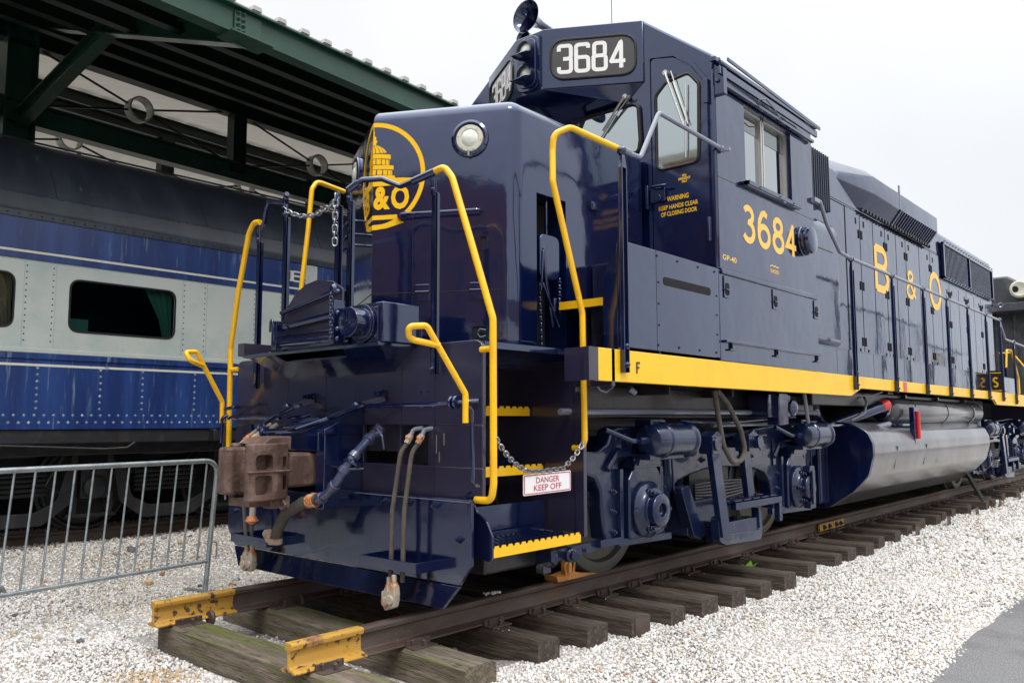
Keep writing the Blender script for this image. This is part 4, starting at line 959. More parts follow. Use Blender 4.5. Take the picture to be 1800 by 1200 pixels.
# ---- fuel tank, air reservoir, piping
tk = [(-1.53,.80),(-1.50,.98),(-1.38,1.09),(-1.0,1.14),(1.0,1.14),(1.32,1.115),(1.50,1.02),(1.555,.90),(1.56,.78),(1.50,.55),(1.33,.37),(1.06,.19),(-1.06,.19),(-1.33,.37),(-1.50,.55)]
m = M(); m.prism(fil2(tk, .12, 4), 'y', 5.80, 11.20)
tank = part('fuel_tank', m, MTANK, .03, seg=3, bang=50)
m = M(); m.prism(fil2(tk, .12, 4), 'y', 5.775, 5.80); m.prism([(.55,1.16),(1.02,1.16),(1.02,.24),(.55,.24)], 'y', 5.64, 5.774); m.cyl((1.01,5.70,.26),(1.01,5.70,1.10),.02); link('tank_end', m, MNAVY, tank, .004)
m = M()
m.lathe([(0,.13),(.01,.14),(.03,.12),(.035,0)], (1.50,8.35,.72), (1,.0,-.1), 24)
link('tank_boss', m, MTANK, tank, .004)
m = M()
for y in (6.6, 7.75): m.beam((1.515,y,.60),(1.568,y,.85),.03,.008)
link('tank_strap', m, MTANK, tank)
def reservoir(x, y0, y1, z, r, mt):
    m = M(); m.lathe([(0,.02),(.01,r*.5),(.05,r*.85),(.11,r),(y1-y0-.11,r),(y1-y0-.05,r*.85),(y1-y0-.01,r*.5),(y1-y0,.02)], (x,y0,z), (0,1,0), 32); return part('air_reservoir', m, mt)
rs = reservoir(1.26, 7.15, 11.6, 1.255, .165, MTANK)
m = M()
for y in (7.9, 9.4, 10.9): m.lathe([(0,.172),(.05,.172)], (1.26,y,1.255), (0,1,0), 28); m.box(1.2,1.3,y,y+.05,1.38,1.47)
link('reservoir_strap', m, MTANK, rs)
m = M(); m.cyl((1.26,6.6,1.27),(1.26,7.2,1.26),.05); m.cyl((1.26,6.95,1.265),(1.26,7.05,1.265),.11,n=24); m.box(1.28,1.44,6.9,7.9,1.075,1.10); link('reservoir_end_pipe', m, MNAVY, rs)
m = M(); m.cyl((1.05,5.6,1.04),(1.40,6.62,1.30),.062,n=22); fp = part('fuel_filler_pipe', m, MNAVY)
m = M(); m.cyl((1.39,6.60,1.295),(1.43,6.71,1.325),.068,n=20); link('filler_cap', m, MRED, fp, .01, label='red fuel filler cap') if False else None
q = link('filler_cap', m, MRED, fp, .01); q['label'] = 'bright red fuel filler cap'
m = M(); m.lathe([(0,.22),(.08,.16),(.16,.125),(.30,.12)], (1.0,5.45,1.08), (0,0,1), 24); m.box(.9,1.3,5.30,5.7,1.08,1.10); part('exhaust_funnel', m, MNAVY)
m = M(); m.box(1.50,1.56,7.30,7.46,.86,1.30); sgl = part('sight_glass', m, MNAVY, .006)
m = M(); m.tube([(1.575,7.40,1.25),(1.575,7.40,.92)], .022, 10); link('gauge_tube', m, MRED, sgl)
m = M(); m.tube([(1.25,6.45,1.44),(1.34,6.3,1.34),(1.36,6.15,1.22),(1.30,5.9,1.14)], .012, 8, fil=.1); m.tube([(1.2,5.3,1.40),(1.35,5.6,1.41),(1.4,6.3,1.42),(1.42,6.6,1.47)], .010, 8, fil=.1); m.tube([(1.35,6.5,1.06),(1.42,6.8,1.10)], .03, 10); m.tube([(1.2,.85,1.20),(1.2,5.2,1.22)], .022, 8); m.tube([(1.15,3.0,1.10),(1.15,5.3,1.12)], .018, 8)
m.tube([(1.2,11.8,1.46),(1.28,11.75,1.25),(1.28,11.8,.95),(1.15,11.5,.62)], .04, 10, fil=.15)
q = M(); q.beam((1.18,11.10,.42),(1.36,11.45,-.12),.05,.05); part('drain_pipe', q, MDARK)
part('under_sill_pipe', m, MSTL)
m = M(); m.tube([(1.40,2.58,1.38),(1.40,2.63,1.19),(1.40,2.70,.95),(1.40,2.85,.80),(1.40,3.02,.81),(1.40,3.09,.90),(1.40,3.02,1.06),(1.40,2.80,1.28),(1.40,2.62,1.385)], .021, 10, fil=.12); part('looped_hose', m, MHOSE, label='brown rubber hose hanging in a long loop over the front truck')
m = M(); m.box(1.18,1.38,3.62,4.10,1.17,1.38); m.lathe([(0,.07),(.03,.085),(.06,.03)], (1.40,4.05,1.26),(1,0,0),16); m.box(1.30,1.42,3.75,3.95,1.10,1.39); part('brake_valve_box', m, MNAVY, .01)
m = M(); m.tube([(1.38,1.0,1.38),(1.38,1.05,1.34),(1.38,1.12,1.33),(1.38,1.2,1.37)], .006, 6); m.tube([(1.38,1.4,1.36),(1.40,1.44,1.33)], .02, 8); m.tube([(1.35,4.5,1.40),(1.35,4.6,1.0),(1.3,4.5,.9)], .02, 8, fil=.1); part('loose_wire', m, MSTL)
# ---- trucks
def truck(yc):
    ax = 1.371; root = None; out = []
    half_top = [(-2.05,.92),(-1.86,.935),(-1.75,.985),(-1.70,1.08),(-1.62,1.10),(-1.0,1.10),(-.60,1.075),(-.45,1.04),(0,1.03)]
    half_bot = [(0,.745),(-.35,.735),(-.62,.70),(-.80,.66),(-.90,.58),(-.945,.45),(-.96,.315),(-1.12,.30),(-1.12,.86),(-1.61,.86),(-1.61,.30),(-1.80,.31),(-1.83,.50),(-1.845,.66),(-1.90,.74),(-2.05,.78)]
    L_ = half_top[:-1]; top = L_+[(0,1.03)]+[(-a, b) for a, b in L_[::-1]]
    bot = [(-a, b) for a, b in half_bot[::-1]][0:]+half_bot[1:]
    poly = [(yc+a, b) for a, b in top]+[(yc+a, b) for a, b in bot]
    for s in (1, -1):
        m = M(); m.prism(poly, 'x', s*1.02, s*1.15); fr = part('truck_side_frame', m, MCAST, .02, seg=3); fr.modifiers['bevel'].angle_limit = radians(25)
        m = M()
        for sg in (-1, 1):
            c = yc+sg*ax
            m.beam((s*1.16,c-.30,.90),(s*1.16,c+.30,.90),.05,.03)
            m.tube([(s*1.165,c-.42*1,.80),(s*1.165,c-.30,.92),(s*1.165,c+.32,.93)] , .028, 8, fil=.12)
            for k in range(4): m.prism(fil2([(c-.19,.80+k*.0),(c+.19,.80),(c+.12,.87),(c-.12,.87)], .01), 'x', s*1.12, s*1.24) if k == 0 else None
            m.box(s*1.15, s*1.20, c-.55, c-.27, .28, .33); m.beam((s*1.17,c-.32,.29),(s*1.17,c+.38,.27),.06,.05)
            for z in (.36, .5, .64): m.bolt((s*1.15, c-.33, z), (s,0,0), .020, .02); m.bolt((s*1.15, c+.33, z), (s,0,0), .020, .02)
            m.box(s*1.15, s*1.19, c-.29, c-.25, .31, .80); m.box(s*1.15, s*1.19, c+.25, c+.29, .31, .80)
        m.lathe([(0,.10),(.03,.085),(.03,.06),(.005,.055)], (s*1.15,yc-1.55,.97), (s,0,0), 20)
        m.lathe([(0,.05),(.02,.04)], (s*1.15,yc-.55,.90), (s,0,0), 16); m.lathe([(0,.05),(.02,.04)], (s*1.15,yc+.62,.92), (s,0,0), 16)
        m.tube([(s*1.02,yc-.75,.95),(s*1.19,yc-.72,1.0),(s*1.19,yc+.75,1.01)], .014, 6)
        for y in (-.98, .98): m.box(s*1.15, s*1.165, yc+y-.03, yc+y+.03, .72, .98)
        for sg in (-1, 1):
            c = yc+sg*ax
            m.tube([(s*1.18, c+.24, .96), (s*1.20, c+.40, .90), (s*1.18, c+.46, .60)], .010, 6, fil=.06)
            for dy in (-.62, .52): m.box(s*1.15, s*1.158, c+dy-.05, c+dy+.05, .87, .93)
        for dy in (-.40, -.2, .3, .5): m.bolt((s*1.15, yc+dy, .82), (s,0,0), .022, .02)
        m.tube([(s*1.24, yc-.9, 1.14), (s*1.22, yc-.2, 1.12), (s*1.24, yc+.5, 1.15), (s*1.22, yc+1.2, 1.16)], .013, 6, fil=.1)
        m.beam((s*1.05, yc-.62, .52), (s*1.12, yc-.70, .88), .05, .05); m.beam((s*1.05, yc+.62, .52), (s*1.12, yc+.70, .88), .05, .05)
        link('frame_casting', m, MCAST, fr, .006)
        for cc, sgn in ((yc-ax, 1), (yc+ax, -1)):
            m = M(); m.prism(fil2([(cc+sgn*.50, .34), (cc+sgn*.58, .36), (cc+sgn*.57, .66), (cc+sgn*.50, .66), (cc+sgn*.535, .5)], .01), 'x', s*.70, s*.80); m.beam((s*.76, cc+sgn*.56, .5), (s*.86, cc+sgn*.60, .95), .05, .05); part('brake_shoe', m, MCAST)
        for sg in (-1, 1):
            c = yc+sg*ax
            m = M(); m.prism(fil2([(c-.22,.30),(c+.22,.30),(c+.22,.72),(c+.14,.82),(c-.14,.82),(c-.22,.72)], .03), 'x', s*1.05, s*1.22)
            jb = part('journal_box', m, MCAST, .012)
            m = M(); m.lathe([(0,.20),(.025,.205),(.04,.19),(.055,.165),(.075,.155),(.08,.125),(.13,.12),(.14,.105),(.14,.05),(.10,.048),(.10,0)], (s*1.22,c,.50), (s,0,0), 36)
            if sg == 1 :
                m.box(s*1.36, s*1.385, c-.03, c+.03, .34, .66)
                for zz in (.33, .67): m.prism(fil2([(c-.07,zz-.03),(c+.07,zz-.03),(c+.05,zz+.035),(c-.05,zz+.035)],.01), 'x', s*1.30, s*1.37)
            for k in range(3 if sg == -1 else 6):
                a = radians(90+k*360/(3 if sg == -1 else 6)+30); p = (s*1.29, c+.145*cos(a), .50+.145*sin(a))
                m.bolt(p, (s,0,0), .024, .03); m.beam((s*1.28, c+.08*cos(a), .50+.08*sin(a)), (s*1.28, c+.17*cos(a), .50+.17*sin(a)), .03, .04, upv=(s,0,0))
            link('bearing_cap', m, MCAST, jb, .004)
            m = M(); m.prism(fil2([(c-.16,.82),(c-.10,.905),(c+.10,.905),(c+.16,.82)], .01), 'x', s*1.10, s*1.26); link('spring_seat', m, MCAST, jb, .006)
        # brake cylinders
        for y0, sg in ((yc-1.52, 1), (yc+1.22, 1)):
            m = M(); m.lathe([(0,.05),(.03,.11),(.10,.125),(.16,.125),(.17,.135),(.20,.135),(.21,.122),(.52,.122),(.53,.135),(.56,.135),(.57,.11),(.60,.03)], (s*1.32,y0,1.0), (0,1,0), 30)
            m.box(s*1.18,s*1.34,y0+.02,y0+.5,.86,.90); m.box(s*1.16,s*1.30,y0+.10,y0+.30,1.10,1.15)
            bc = part('brake_cylinder', m, MCAST, .003)
            m = M(); m.tube([(s*1.32,y0+.02,1.0),(s*1.30,y0-.16,1.0),(s*1.26,y0-.42,1.08)], .019, 8, fil=.06); m.cyl((s*1.32,y0-.10,1.0),(s*1.32,y0+.0,1.0),.03); link('push_rod', m, MCAST, bc)
        # swing hanger, spring plank and step
        m = M()
        m.beam((s*1.38,yc-.66,.99),(s*1.40,yc-.53,.24),.05,.13,upv=(0,1,0)); m.beam((s*1.30,yc+.05,.98),(s*1.30,yc+.14,.50),.05,.12,upv=(0,1,0))
        m.prism(fil2([(yc-.62,.38),(yc-.60,.20),(yc-.50,.16),(yc+.13,.14),(yc+.17,.20),(yc+.16,.37),(yc+.10,.42),(yc+.12,.22),(yc-.44,.24),(yc-.50,.40)], .03), 'x', s*1.33, s*1.40)
        m.cyl((s*1.15,yc-.66,.96),(s*1.44,yc-.66,.96),.055); m.cyl((s*1.15,yc+.10,.96),(s*1.44,yc+.10,.96),.055)
        m.prism(fil2([(yc-.72,.88),(yc-.58,.88),(yc-.56,1.02),(yc-.63,1.06),(yc-.72,1.02)], .02), 'x', s*1.30, s*1.42); m.prism(fil2([(yc+.0,.88),(yc+.16,.88),(yc+.18,1.02),(yc+.10,1.06),(yc+.0,1.02)], .02), 'x', s*1.25, s*1.38)
        part('swing_hanger', m, MCAST, .008)
        m = M(); m.box(s*1.20, s*1.385, yc-.46, yc+.12, .17, .33); m.box(s*.9, s*1.385, yc-.46, yc+.12, .235, .245); m.prism(fil2([(yc-.90,.62),(yc-.78,.64),(yc-.55,.26),(yc-.60,.20),(yc-.72,.24)], .02), 'x', s*1.15, s*1.24); m.box(s*1.0, s*1.20, yc-.75, yc-.1, .24, .50)
        part('spring_plank', m, MCAST, .02)
        m = M()
        for i in range(4):
            for j in range(5): m.box(s*(1.14+i*.065), s*(1.19+i*.065), yc-.30+j*.17, yc-.17+j*.17, .475+.006*(i%2), .485+.006*(i%2))
        m.box(s*1.12, s*1.40, yc-.33, yc+.56, .455, .475); m.box(s*1.36, s*1.41, yc-.33, yc+.56, .42, .475); m.box(s*1.36, s*1.41, yc+.50, yc+.56, .26, .43)
        part('truck_step', m, MCAST, .003)
        m = M()
        for k in range(6): m.tube([(s*1.10, yc-.45, .50+k*.022), (s*1.10, yc, .47+k*.03), (s*1.10, yc+.45, .50+k*.022)], .012, 6)
        part('leaf_spring', m, MDARK)
    for sg in (-1, 1):
        c = yc+sg*ax
        m = M(); m.cyl((-1.1, c, .508), (1.1, c, .508), .09); wset = part('axle', m, MDARK)
        for s in (1, -1):
            m = M(); m.lathe([(0,.545),(.028,.55),(.035,.520),(.06,.510),(.14,.506),(.145,.495),(.145,.43),(.11,.41),(.10,.2),(.14,.16),(.14,0)], (s*.680, c, .508), (s,0,0), 56); m.lathe([(0,.53),(.001,0)], (s*.682, c, .508), (s,0,0), 40)
            link('wheel', m, MWHEEL, wset)
    m = M(); m.box(-1.0, 1.0, yc-.35, yc+.35, .45, .95); m.box(-.6,.6,yc-1.3,yc+1.3,.30,.75); part('truck_bolster', m, MDARK)
MWHEEL = mat('worn_wheel_steel', (.11, .125, .12), .5, metal=.4, bump=[(40, .3, .004)], var=((.16, .12, .08), 3, .5, .7))
truck(3.21); truck(13.57)
m = M(); m.beam((1.15,.80,.275),(1.15,1.30,.29),.02,.07); m.lathe([(0,.05),(.04,.045),(.05,.03),(.08,.03)], (1.16,.98,.27), (1,-.3,0), 18); m.lathe([(0,.06),(.02,.07),(.05,.06)], (1.10,.88,.26), (0,-1,0), 18); m.box(1.0,1.06,.84,.92,.15,.36)
m.bolt((1.16,1.16,.28),(1,0,0),.02,.01)
part('brake_linkage', m, MCAST, .003)
m = M(); m.box(-.9,.9,.12,.9,.25,.30) if False else m.box(.5, 1.0, .35, .85, .2, .35); part('sand_trap', m, MDARK, .02)
# ================================================================== TRACK
def rail_prof(cx):
    p = [(-.07,-.154),(.07,-.154),(.07,-.143),(.014,-.126),(.009,-.11),(.009,-.045),(.032,-.036),(.035,-.012),(.026,0)]
    return [(cx+a, b) for a, b in p]+[(cx-a, b) for a, b in p[2:][::-1]]
def rail(cx, y0, y1, label, yel=None, name='rail', z=0):
    m = M(); m.prism([(a, b+z) for a, b in rail_prof(cx)], 'y', y0 if yel is None else yel, y1); o = link(name, m, MRAIL, None, .004)
    tag(o, label, 'rail')
    if yel is not None:
        q = M(); q.prism([(a, b+.0003+z) for a, b in rail_prof(cx)], 'y', y0, yel-.0005); link('yellow_rail_end', q, MRYEL, o, .004)['label'] = 'chipped yellow painted rail end'
    return o
rr = rail(.752, -.87, 60, 'rusty rail nearest the asphalt path, with a chipped yellow end', -.40)
rl = rail(-.752, -.87, 60, 'rusty rail whose chipped yellow end points at the steel barrier foot', -.31)
q = M(); q.box(.772, .80, 6.18, 6.95, -.128, -.046)
jb = link('joint_bar', q, MRYEL, rr, .004); jb['label'] = 'pale yellow bolted joint bar'
q = M()
for y in (6.30, 6.46, 6.68, 6.82): q.bolt((.80, y, -.088), (1,0,0), .022, .02)
link('joint_bolt', q, MRAIL, jb)
TY = [(-.78,0),(-.12,-.05),(.50,0),(.93,.01),(1.33,0),(1.71,.02),(2.14,0),(2.59,-.01),(2.98,0),(3.47,.02),(4.13,0),(4.76,.02),(5.22,0),(5.77,-.02),(6.4,0),(6.93,0),(7.57,.01),(8.1,0),(8.5,0)]
TY += [(9.05+.53*i, random.uniform(-.01, .01)) for i in range(22)]
XE = [1.32,1.36,1.31,1.33,1.42,1.46,1.50,1.52,1.53,1.54,1.47,1.46,1.45,1.46,1.38,1.39,1.34,1.30,1.24]
def make_tie(material, name='railroad_tie'):
    root = bpy.data.objects.new(name, None); COL.objects.link(root); root.empty_display_size = .2
    m = M(); n = 14; hw = .115; v = []
    for i in range(n+1):
        x = -1.33+2.66*i/n
        jj = [random.uniform(-.006, .006) for _ in range(8)]
        v += [(x, -hw+jj[0], -.36), (x, hw+jj[1], -.36), (x, hw+jj[2], -.20+jj[3]), (x, hw-.02+jj[4]*.5, -.185+jj[5]*.6), (x, -hw+.02+jj[6]*.5, -.185+jj[7]*.6), (x, -hw+jj[0], -.20)]
    f = []
    for i in range(n):
        for k in range(6): f.append((i*6+k, i*6+(k+1)%6, (i+1)*6+(k+1)%6, (i+1)*6+k))
    f += [tuple(range(6)), tuple(range(n*6, n*6+6))[::-1]]
    m.add(v, [q[::-1] for q in f]); w = link('timber', m, material, root, ang=30)
    for s in (1, -1):
        q = M(); q.box(s*.752-.155, s*.752+.155, -.09, .09, -.192, -.180); q.box(s*.752+.072, s*.752+.085, -.09, .09, -.182, -.146); q.box(s*.752-.085, s*.752-.072, -.09, .09, -.182, -.172)
        pl = link1('tie_plate', q, MRAIL, root, .002)
        q = M()
        for a, b in ((.09,-.05),(.09,.055),(-.09,.05),(-.09,-.055),(.135,.0)): q.box(s*.752+a-.009, s*.752+a+.009, b-.009, b+.009, -.185, -.152); q.sphere((s*.752+a-(.008 if a > 0 else -.008), b, -.150), .017, 8, (1, .8, .5))
        sp = link('rail_spike', q, MRAIL, pl)
    # rail anchors hang under the rail base
        q = M(); q.lathe([(0,.045),(.012,.052),(.024,.045)], (s*.752-s*.075, .14, -.175), (0,1,0), 14); an = link('rail_anchor', q, MRAIL, root)
    return root
protos = [make_tie(MMOSS), make_tie(MTIE), make_tie(MTIE), make_tie(MTIE)]
used = set()
def dup(root):
    r = root.copy(); COL.objects.link(r)
    for ch in list(root.children):
        c = ch.copy(); COL.objects.link(c); c.parent = r
        for g in ch.children:
            d = g.copy(); COL.objects.link(d); d.parent = c
    return r
ordn = ['third','fourth','fifth','sixth','seventh','eighth','ninth','tenth','eleventh','twelfth','thirteenth','fourteenth','fifteenth','sixteenth','seventeenth','eighteenth','nineteenth']
for i, (y, r) in enumerate(TY):
    k = 0 if i < 2 else 1+(i % 3)
    if k in used: t = dup(protos[k])
    else: t = protos[k]; used.add(k)
    xe = XE[i] if i < len(XE) else random.uniform(1.15, 1.35)
    t.location = (0, y+.115, .026); t.rotation_euler = (0, 0, r*.8)
    dx = .47 if i == 0 else xe-1.33
    for ch in t.children:
        if ch.name.startswith('timber'):
            ch.location.x = dx; ch.location.z = -.004*(i % 3)-(.006 if i % 5 == 3 else 0)
            if i > 1: ch.rotation_euler = (random.uniform(-.03, .03), 0, random.uniform(-.025, .025)); ch.scale = (1, random.uniform(.86, 1.1), 1)
    if i == 0: lb = 'weathered grey mossy tie at the very end of the track, under both yellow rail ends'
    elif i == 1: lb = 'green mossy tie just behind the endmost one, in front of the plow blade'
    elif i < 19: lb = 'dark timber tie jutting out beside the gravel, %s from the yellow rail ends' % ordn[i-2]
    else: lb = 'small dark distant tie, one of those beyond the fuel tank'
    tag(t, lb, 'tie', 'timber ties under the locomotive track' if i < 19 else 'distant timber ties beyond the fuel tank')
    if i == 4:
        q = M(); q.box(1.331, 1.335, -.09, .09, -.34, -.19); e = link('anti_split_plate', q, MRAIL, None); e.parent = t; e.location.x = xe-1.33
# wheel chock
ck = thing('wheel_chock', 'rusty orange steel chock wedged on the rail in front of the first wheel', 'chock', (.76, 1.45, 0))
m = M(); m.prism([(1.30,.002),(1.78,.002),(1.78,.012),(1.60,.03),(1.50,.05),(1.36,.035),(1.28,.05)], 'x', .70, .82); link('base', m, MCHOCK, ck, .003)
m = M(); m.box(.72,.80,1.46,1.49,.01,.17); m.beam((.76,1.47,.16),(.76,1.68,.04),.06,.015); m.tube([(.80,1.42,.02),(.80,1.40,.10),(.80,1.46,.16),(.80,1.52,.12),(.80,1.50,.03)], .010, 6, fil=.02); link('bracket', m, MCHOCK, ck, .003)
# danger sign
ds = thing('danger_sign', 'white DANGER KEEP OFF plate with red lettering hanging from a chain across the boarding steps', 'sign', (1.345, .54, .70))
def dpart(name, m, mt, b=0, **k):
    return link(name, m, mt, ds, b, **k)
def dm(a, b, o): return (1.345+o+.05*(a), .535+a, .768+b+.02*a)
m = M(); pl = rrect(-.215, .215, -.062, .062, .012); m.mapped([pl], dm, .004); v = [dm(a, b, 0) for a, b in pl]; m.add(v, [tuple(range(len(v)))[::-1]]); pt = dpart('plate', m, MSIGN)
m = M(); m.mapped(ribbon(rrect(-.207, .207, -.054, .054, .01), .005, True), lambda a, b, o: dm(a, b, .0045+o), .0008)
text('DANGER', .05, lambda a, b, o: dm(a, b+.022, .0045+o), m, bold=.0004, width=.21, th=.001); text('KEEP OFF', .05, lambda a, b, o: dm(a, b-.023, .0045+o), m, bold=.0004, width=.25, th=.001)
dpart('red_lettering', m, MSRED, smooth=False)
m = M(); chain(m, sag((1.412,.0,1.045),(1.345,.36,.845),.035,6)+sag((1.345,.36,.84),(1.35,.68,.85),.0,3)[1:]+sag((1.35,.70,.86),(1.33,.955,1.03),.02,6), .042, .0050, .012)
m.tube([(1.424,-.005,1.05),(1.40,.019,1.05),(1.376,-.005,1.05),(1.40,-.029,1.05)], .003, 6, closed=True); m.tube([(1.354,.94,1.06),(1.33,.964,1.06),(1.306,.94,1.06),(1.33,.916,1.06)], .003, 6, closed=True)
dpart('chain', m, MCHR)
# ================================================================== BARRIER
bf = Vector((-2.32, .34, -.33)); bd = Vector((.16, -.987, 0)).normalized()
br = thing('crowd_barrier', 'galvanised steel crowd control barrier standing in the gravel at left', 'barrier', tuple(bf))
def bp_(a, z): p = bf+bd*a+Vector((0, 0, z)); p.y += .075*z; return p
def bpart(name, m): return link(name, m, MGALV, br)
m = M(); m.tube([bp_(.0, 0), bp_(.0, 1.13), bp_(2.35, 1.13), bp_(2.35, 0)], .021, 14, fil=.13); bpart('frame', m)
m = M(); m.tube([bp_(.0, .265), bp_(2.35, .265)], .016, 12); bpart('bottom_rail', m)
for i in range(15):
    a = .115+i*.1475; m = M(); m.tube([bp_(a, .265), bp_(a, 1.12)], .0085, 8); bpart('bar', m)
m = M(); m.tube([bp_(.0, .86), bp_(-.10, .87), bp_(-.12, .78)], .008, 8, fil=.03); bpart('hook', m)
m = M(); m.tube([bp_(.0, .42), bp_(-.075, .42), bp_(-.08, .27)], .007, 8, fil=.03); bpart('hook', m)
m = M(); m.beam(bp_(0, .01)+Vector((-.25,-.05,0)), bp_(0, .01)+Vector((.1,.02,0)), .05, .01); bpart('foot', m)
# ================================================================== PASSENGER COACH
XC = -4.15
co = thing('passenger_coach', 'old blue and pale grey riveted passenger coach with a charcoal roof', 'railway coach', (-5.67, -2, 0))
def cpart(name, m, mt, b=0, parent=None, **k):
    return link(name, m, mt, parent or co, b, **k)
Y0, Y1 = -13.0, 10.5
m = M(); m.box(XC-.03, XC, Y0, Y1, 1.80, 2.70); sw = cpart('window_band', m, MCWHT)
wins = [-.20-1.585*k for k in range(8)]
cs = []
for y in wins:
    c = M(); c.prism(rrect(y, y+1.085, 2.035, 2.555, .10, 6), 'x', XC-.2, XC+.2); cs.append(c)
cut(sw, cs)
m = M(); m.box(XC-.03, XC, Y0, Y1, 1.07, 1.74); m.box(XC-.03, XC-.002, Y0, Y1, 1.74, 1.80); cpart('lower_side', m, MCBLUE)
m = M(); m.box(XC-.03, XC, Y0, Y1, 2.77, 3.10); cpart('letterboard', m, MCBLUE)
m = M(); m.box(XC, XC+.012, Y0, Y1, 2.70, 2.76); m.box(XC-.002, XC+.014, Y0, Y1, 1.745, 1.80); cpart('belt_rail', m, MCBLUE, .003)
m = M(); m.box(XC-.01, XC+.010, Y0, Y1, 1.802, 1.845); cpart('window_sill_strip', m, MCWHT, .004)
m = M(); m.box(XC-.01, XC+.016, Y0, Y1, 2.762, 2.785); m.box(XC-.001, XC+.002, Y0, 1.70, 1.675, 1.698); cpart('pinstripe', m, MCREAM)
m = M(); m.box(XC-2.97, XC-.03, Y0, Y1, .95, 3.10) if False else None
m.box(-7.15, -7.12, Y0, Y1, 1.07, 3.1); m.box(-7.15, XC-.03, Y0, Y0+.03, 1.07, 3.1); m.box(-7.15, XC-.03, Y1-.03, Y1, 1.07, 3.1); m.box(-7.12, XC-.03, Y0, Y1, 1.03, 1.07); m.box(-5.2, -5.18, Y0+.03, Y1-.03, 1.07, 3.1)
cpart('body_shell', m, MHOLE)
for k, y in enumerate(wins):
    m = M(); m.add([(XC-.05, y-.05, 1.99), (XC-.05, y+1.135, 1.99), (XC-.05, y+1.135, 2.60), (XC-.05, y-.05, 2.60)], [(0, 1, 2, 3)]); g = cpart('window', m, MGLT)
    q = M(); q.tube([(XC-.002, a, b) for a, b in rrect(y, y+1.085, 2.035, 2.555, .10, 6)], .011, 6, closed=True); cpart('window_gasket', q, MBLACK, parent=g)
    if k in (0, 1):
        q = M(); n = 7; v = []
        for i in range(n+1):
            t = i/n; v += [(XC-.14+.02*(i % 2), y+1.10-.30*(1-t), 2.58), (XC-.14+.02*(i % 2), y+1.10-.13*(1-t)+.0, 2.25), (XC-.14+.02*(i % 2), y+1.10-.07*(1-t), 2.0)]
        f = [(i*3+j, i*3+3+j, i*3+4+j, i*3+1+j) for i in range(n) for j in (0, 1)]
        q.add(v, f); cu = cpart('curtain', q, MCURT if k == 0 else MCURB, parent=g)
        if k == 0:
            q = M(); q.box(XC-.50, XC-.30, y-.2, y+.30, 1.6, 2.20); cpart('seat_back', q, MCURT, parent=g)
# rivets
m = M()
def rv(y, z, r=.0095): m.add([(XC+(.014 if 1.74 < z < 1.80 or 2.69 < z < 2.76 else .0), y-r, z), (XC+.0, y, z-r), (XC+.0, y+r, z), (XC, y, z+r), (XC+.007+(.012 if 1.74 < z < 1.80 or 2.69 < z < 2.76 else 0), y, z)], [(0,1,4),(1,2,4),(2,3,4),(3,0,4)])
y = -3.2
while y < 4.4: rv(y, 1.772); rv(y+.03, 2.73); y += .088
for k in range(-2, 3):
    for yy in (-.60+1.585*k, -.36+1.585*k):
        for i in range(13): rv(yy, 1.92+i*.06)
for yy in (1.85, 2.2, 2.5):
    for i in range(13): rv(yy, 1.92+i*.06)
for yy in (-1.2, .1, 1.3, 2.55, 2.68):
    for i in range(5): rv(yy, 2.83+i*.05)
cpart('rivets', m, MCBLUE, smooth=False)
m = M(); y = -3.2
while y < 4.4: rv(y, 1.205, .0165); rv(y+.045, 1.135, .0165); y += .088
for yy in (-2.5, -1.45, -.46, .13, .56, 1.14, 1.75, 2.6):
    for i in range(7): rv(yy, 1.27+i*.065, .0165)
cpart('rivets', m, MRIV, smooth=False)
m = M()
for k in range(-2, 3):
    for yy in (-.62+1.585*k, -.335+1.585*k): m.box(XC, XC+.006, yy-.002, yy+.002, 1.87, 2.70)
m.box(XC, XC+.005, 2.55, 2.72, 2.79, 3.09); cpart('panel_strip', m, MCWHT)
m = M(); 
L_ = [(0,0,0)]
def ser(a0, z0, h):
    polys = []
    def bx(a, b, c, d): polys.append([(a0+a, z0+c*h), (a0+b, z0+c*h), (a0+b, z0+d*h), (a0+a, z0+d*h)])
    bx(0, .11, 0, .09); bx(0, .11, .91, 1); bx(.03, .08, .09, .91)
    polys.extend(ribbon([(a0+.08, z0+.95*h), (a0+.20, z0+.95*h), (a0+.25, z0+.86*h), (a0+.25, z0+.63*h), (a0+.20, z0+.53*h), (a0+.08, z0+.53*h)], .022))
    polys.extend(ribbon([(a0+.20, z0+.53*h), (a0+.265, z0+.42*h), (a0+.265, z0+.14*h), (a0+.21, z0+.05*h), (a0+.08, z0+.05*h)], .022)); return polys
m.mapped(ser(2.30, 2.86, .13), lambda a, b, o: (XC+.001+o, a, b), .002); cpart('coach_lettering', m, MCREAM, smooth=False)
# roof with a step above the letterboard
rp = [(XC-.03,3.10),(XC+.012,3.10),(XC+.014,3.16),(XC-.01,3.20),(XC-.03,3.33),(XC-.05,3.36),(XC-.055,3.37),(XC-.10,3.47),(XC-.26,3.70),(XC-.52,3.94),(XC-.85,4.10),(XC-1.2,4.18),(XC-1.52,4.205)]
rp2 = rp+[(2*(XC-1.52)-a, b) for a, b in rp[::-1][1:]]
m = M(); m.prism(rp2, 'y', Y0, Y1); rf = cpart('roof', m, MCROOF, ang=25)
m = M()
for y in [-4+i*.10 for i in range(90)]: m.add([(XC+.016,y-.012,3.13),(XC+.016,y,3.118),(XC+.016,y+.012,3.13),(XC+.016,y,3.142),(XC+.026,y,3.13)], [(0,1,4),(1,2,4),(2,3,4),(3,0,4)]); m.add([(XC-.036,y-.010,3.34),(XC-.036,y,3.33),(XC-.036,y+.010,3.34),(XC-.036,y,3.35),(XC-.024,y,3.342)], [(0,1,4),(1,2,4),(2,3,4),(3,0,4)])
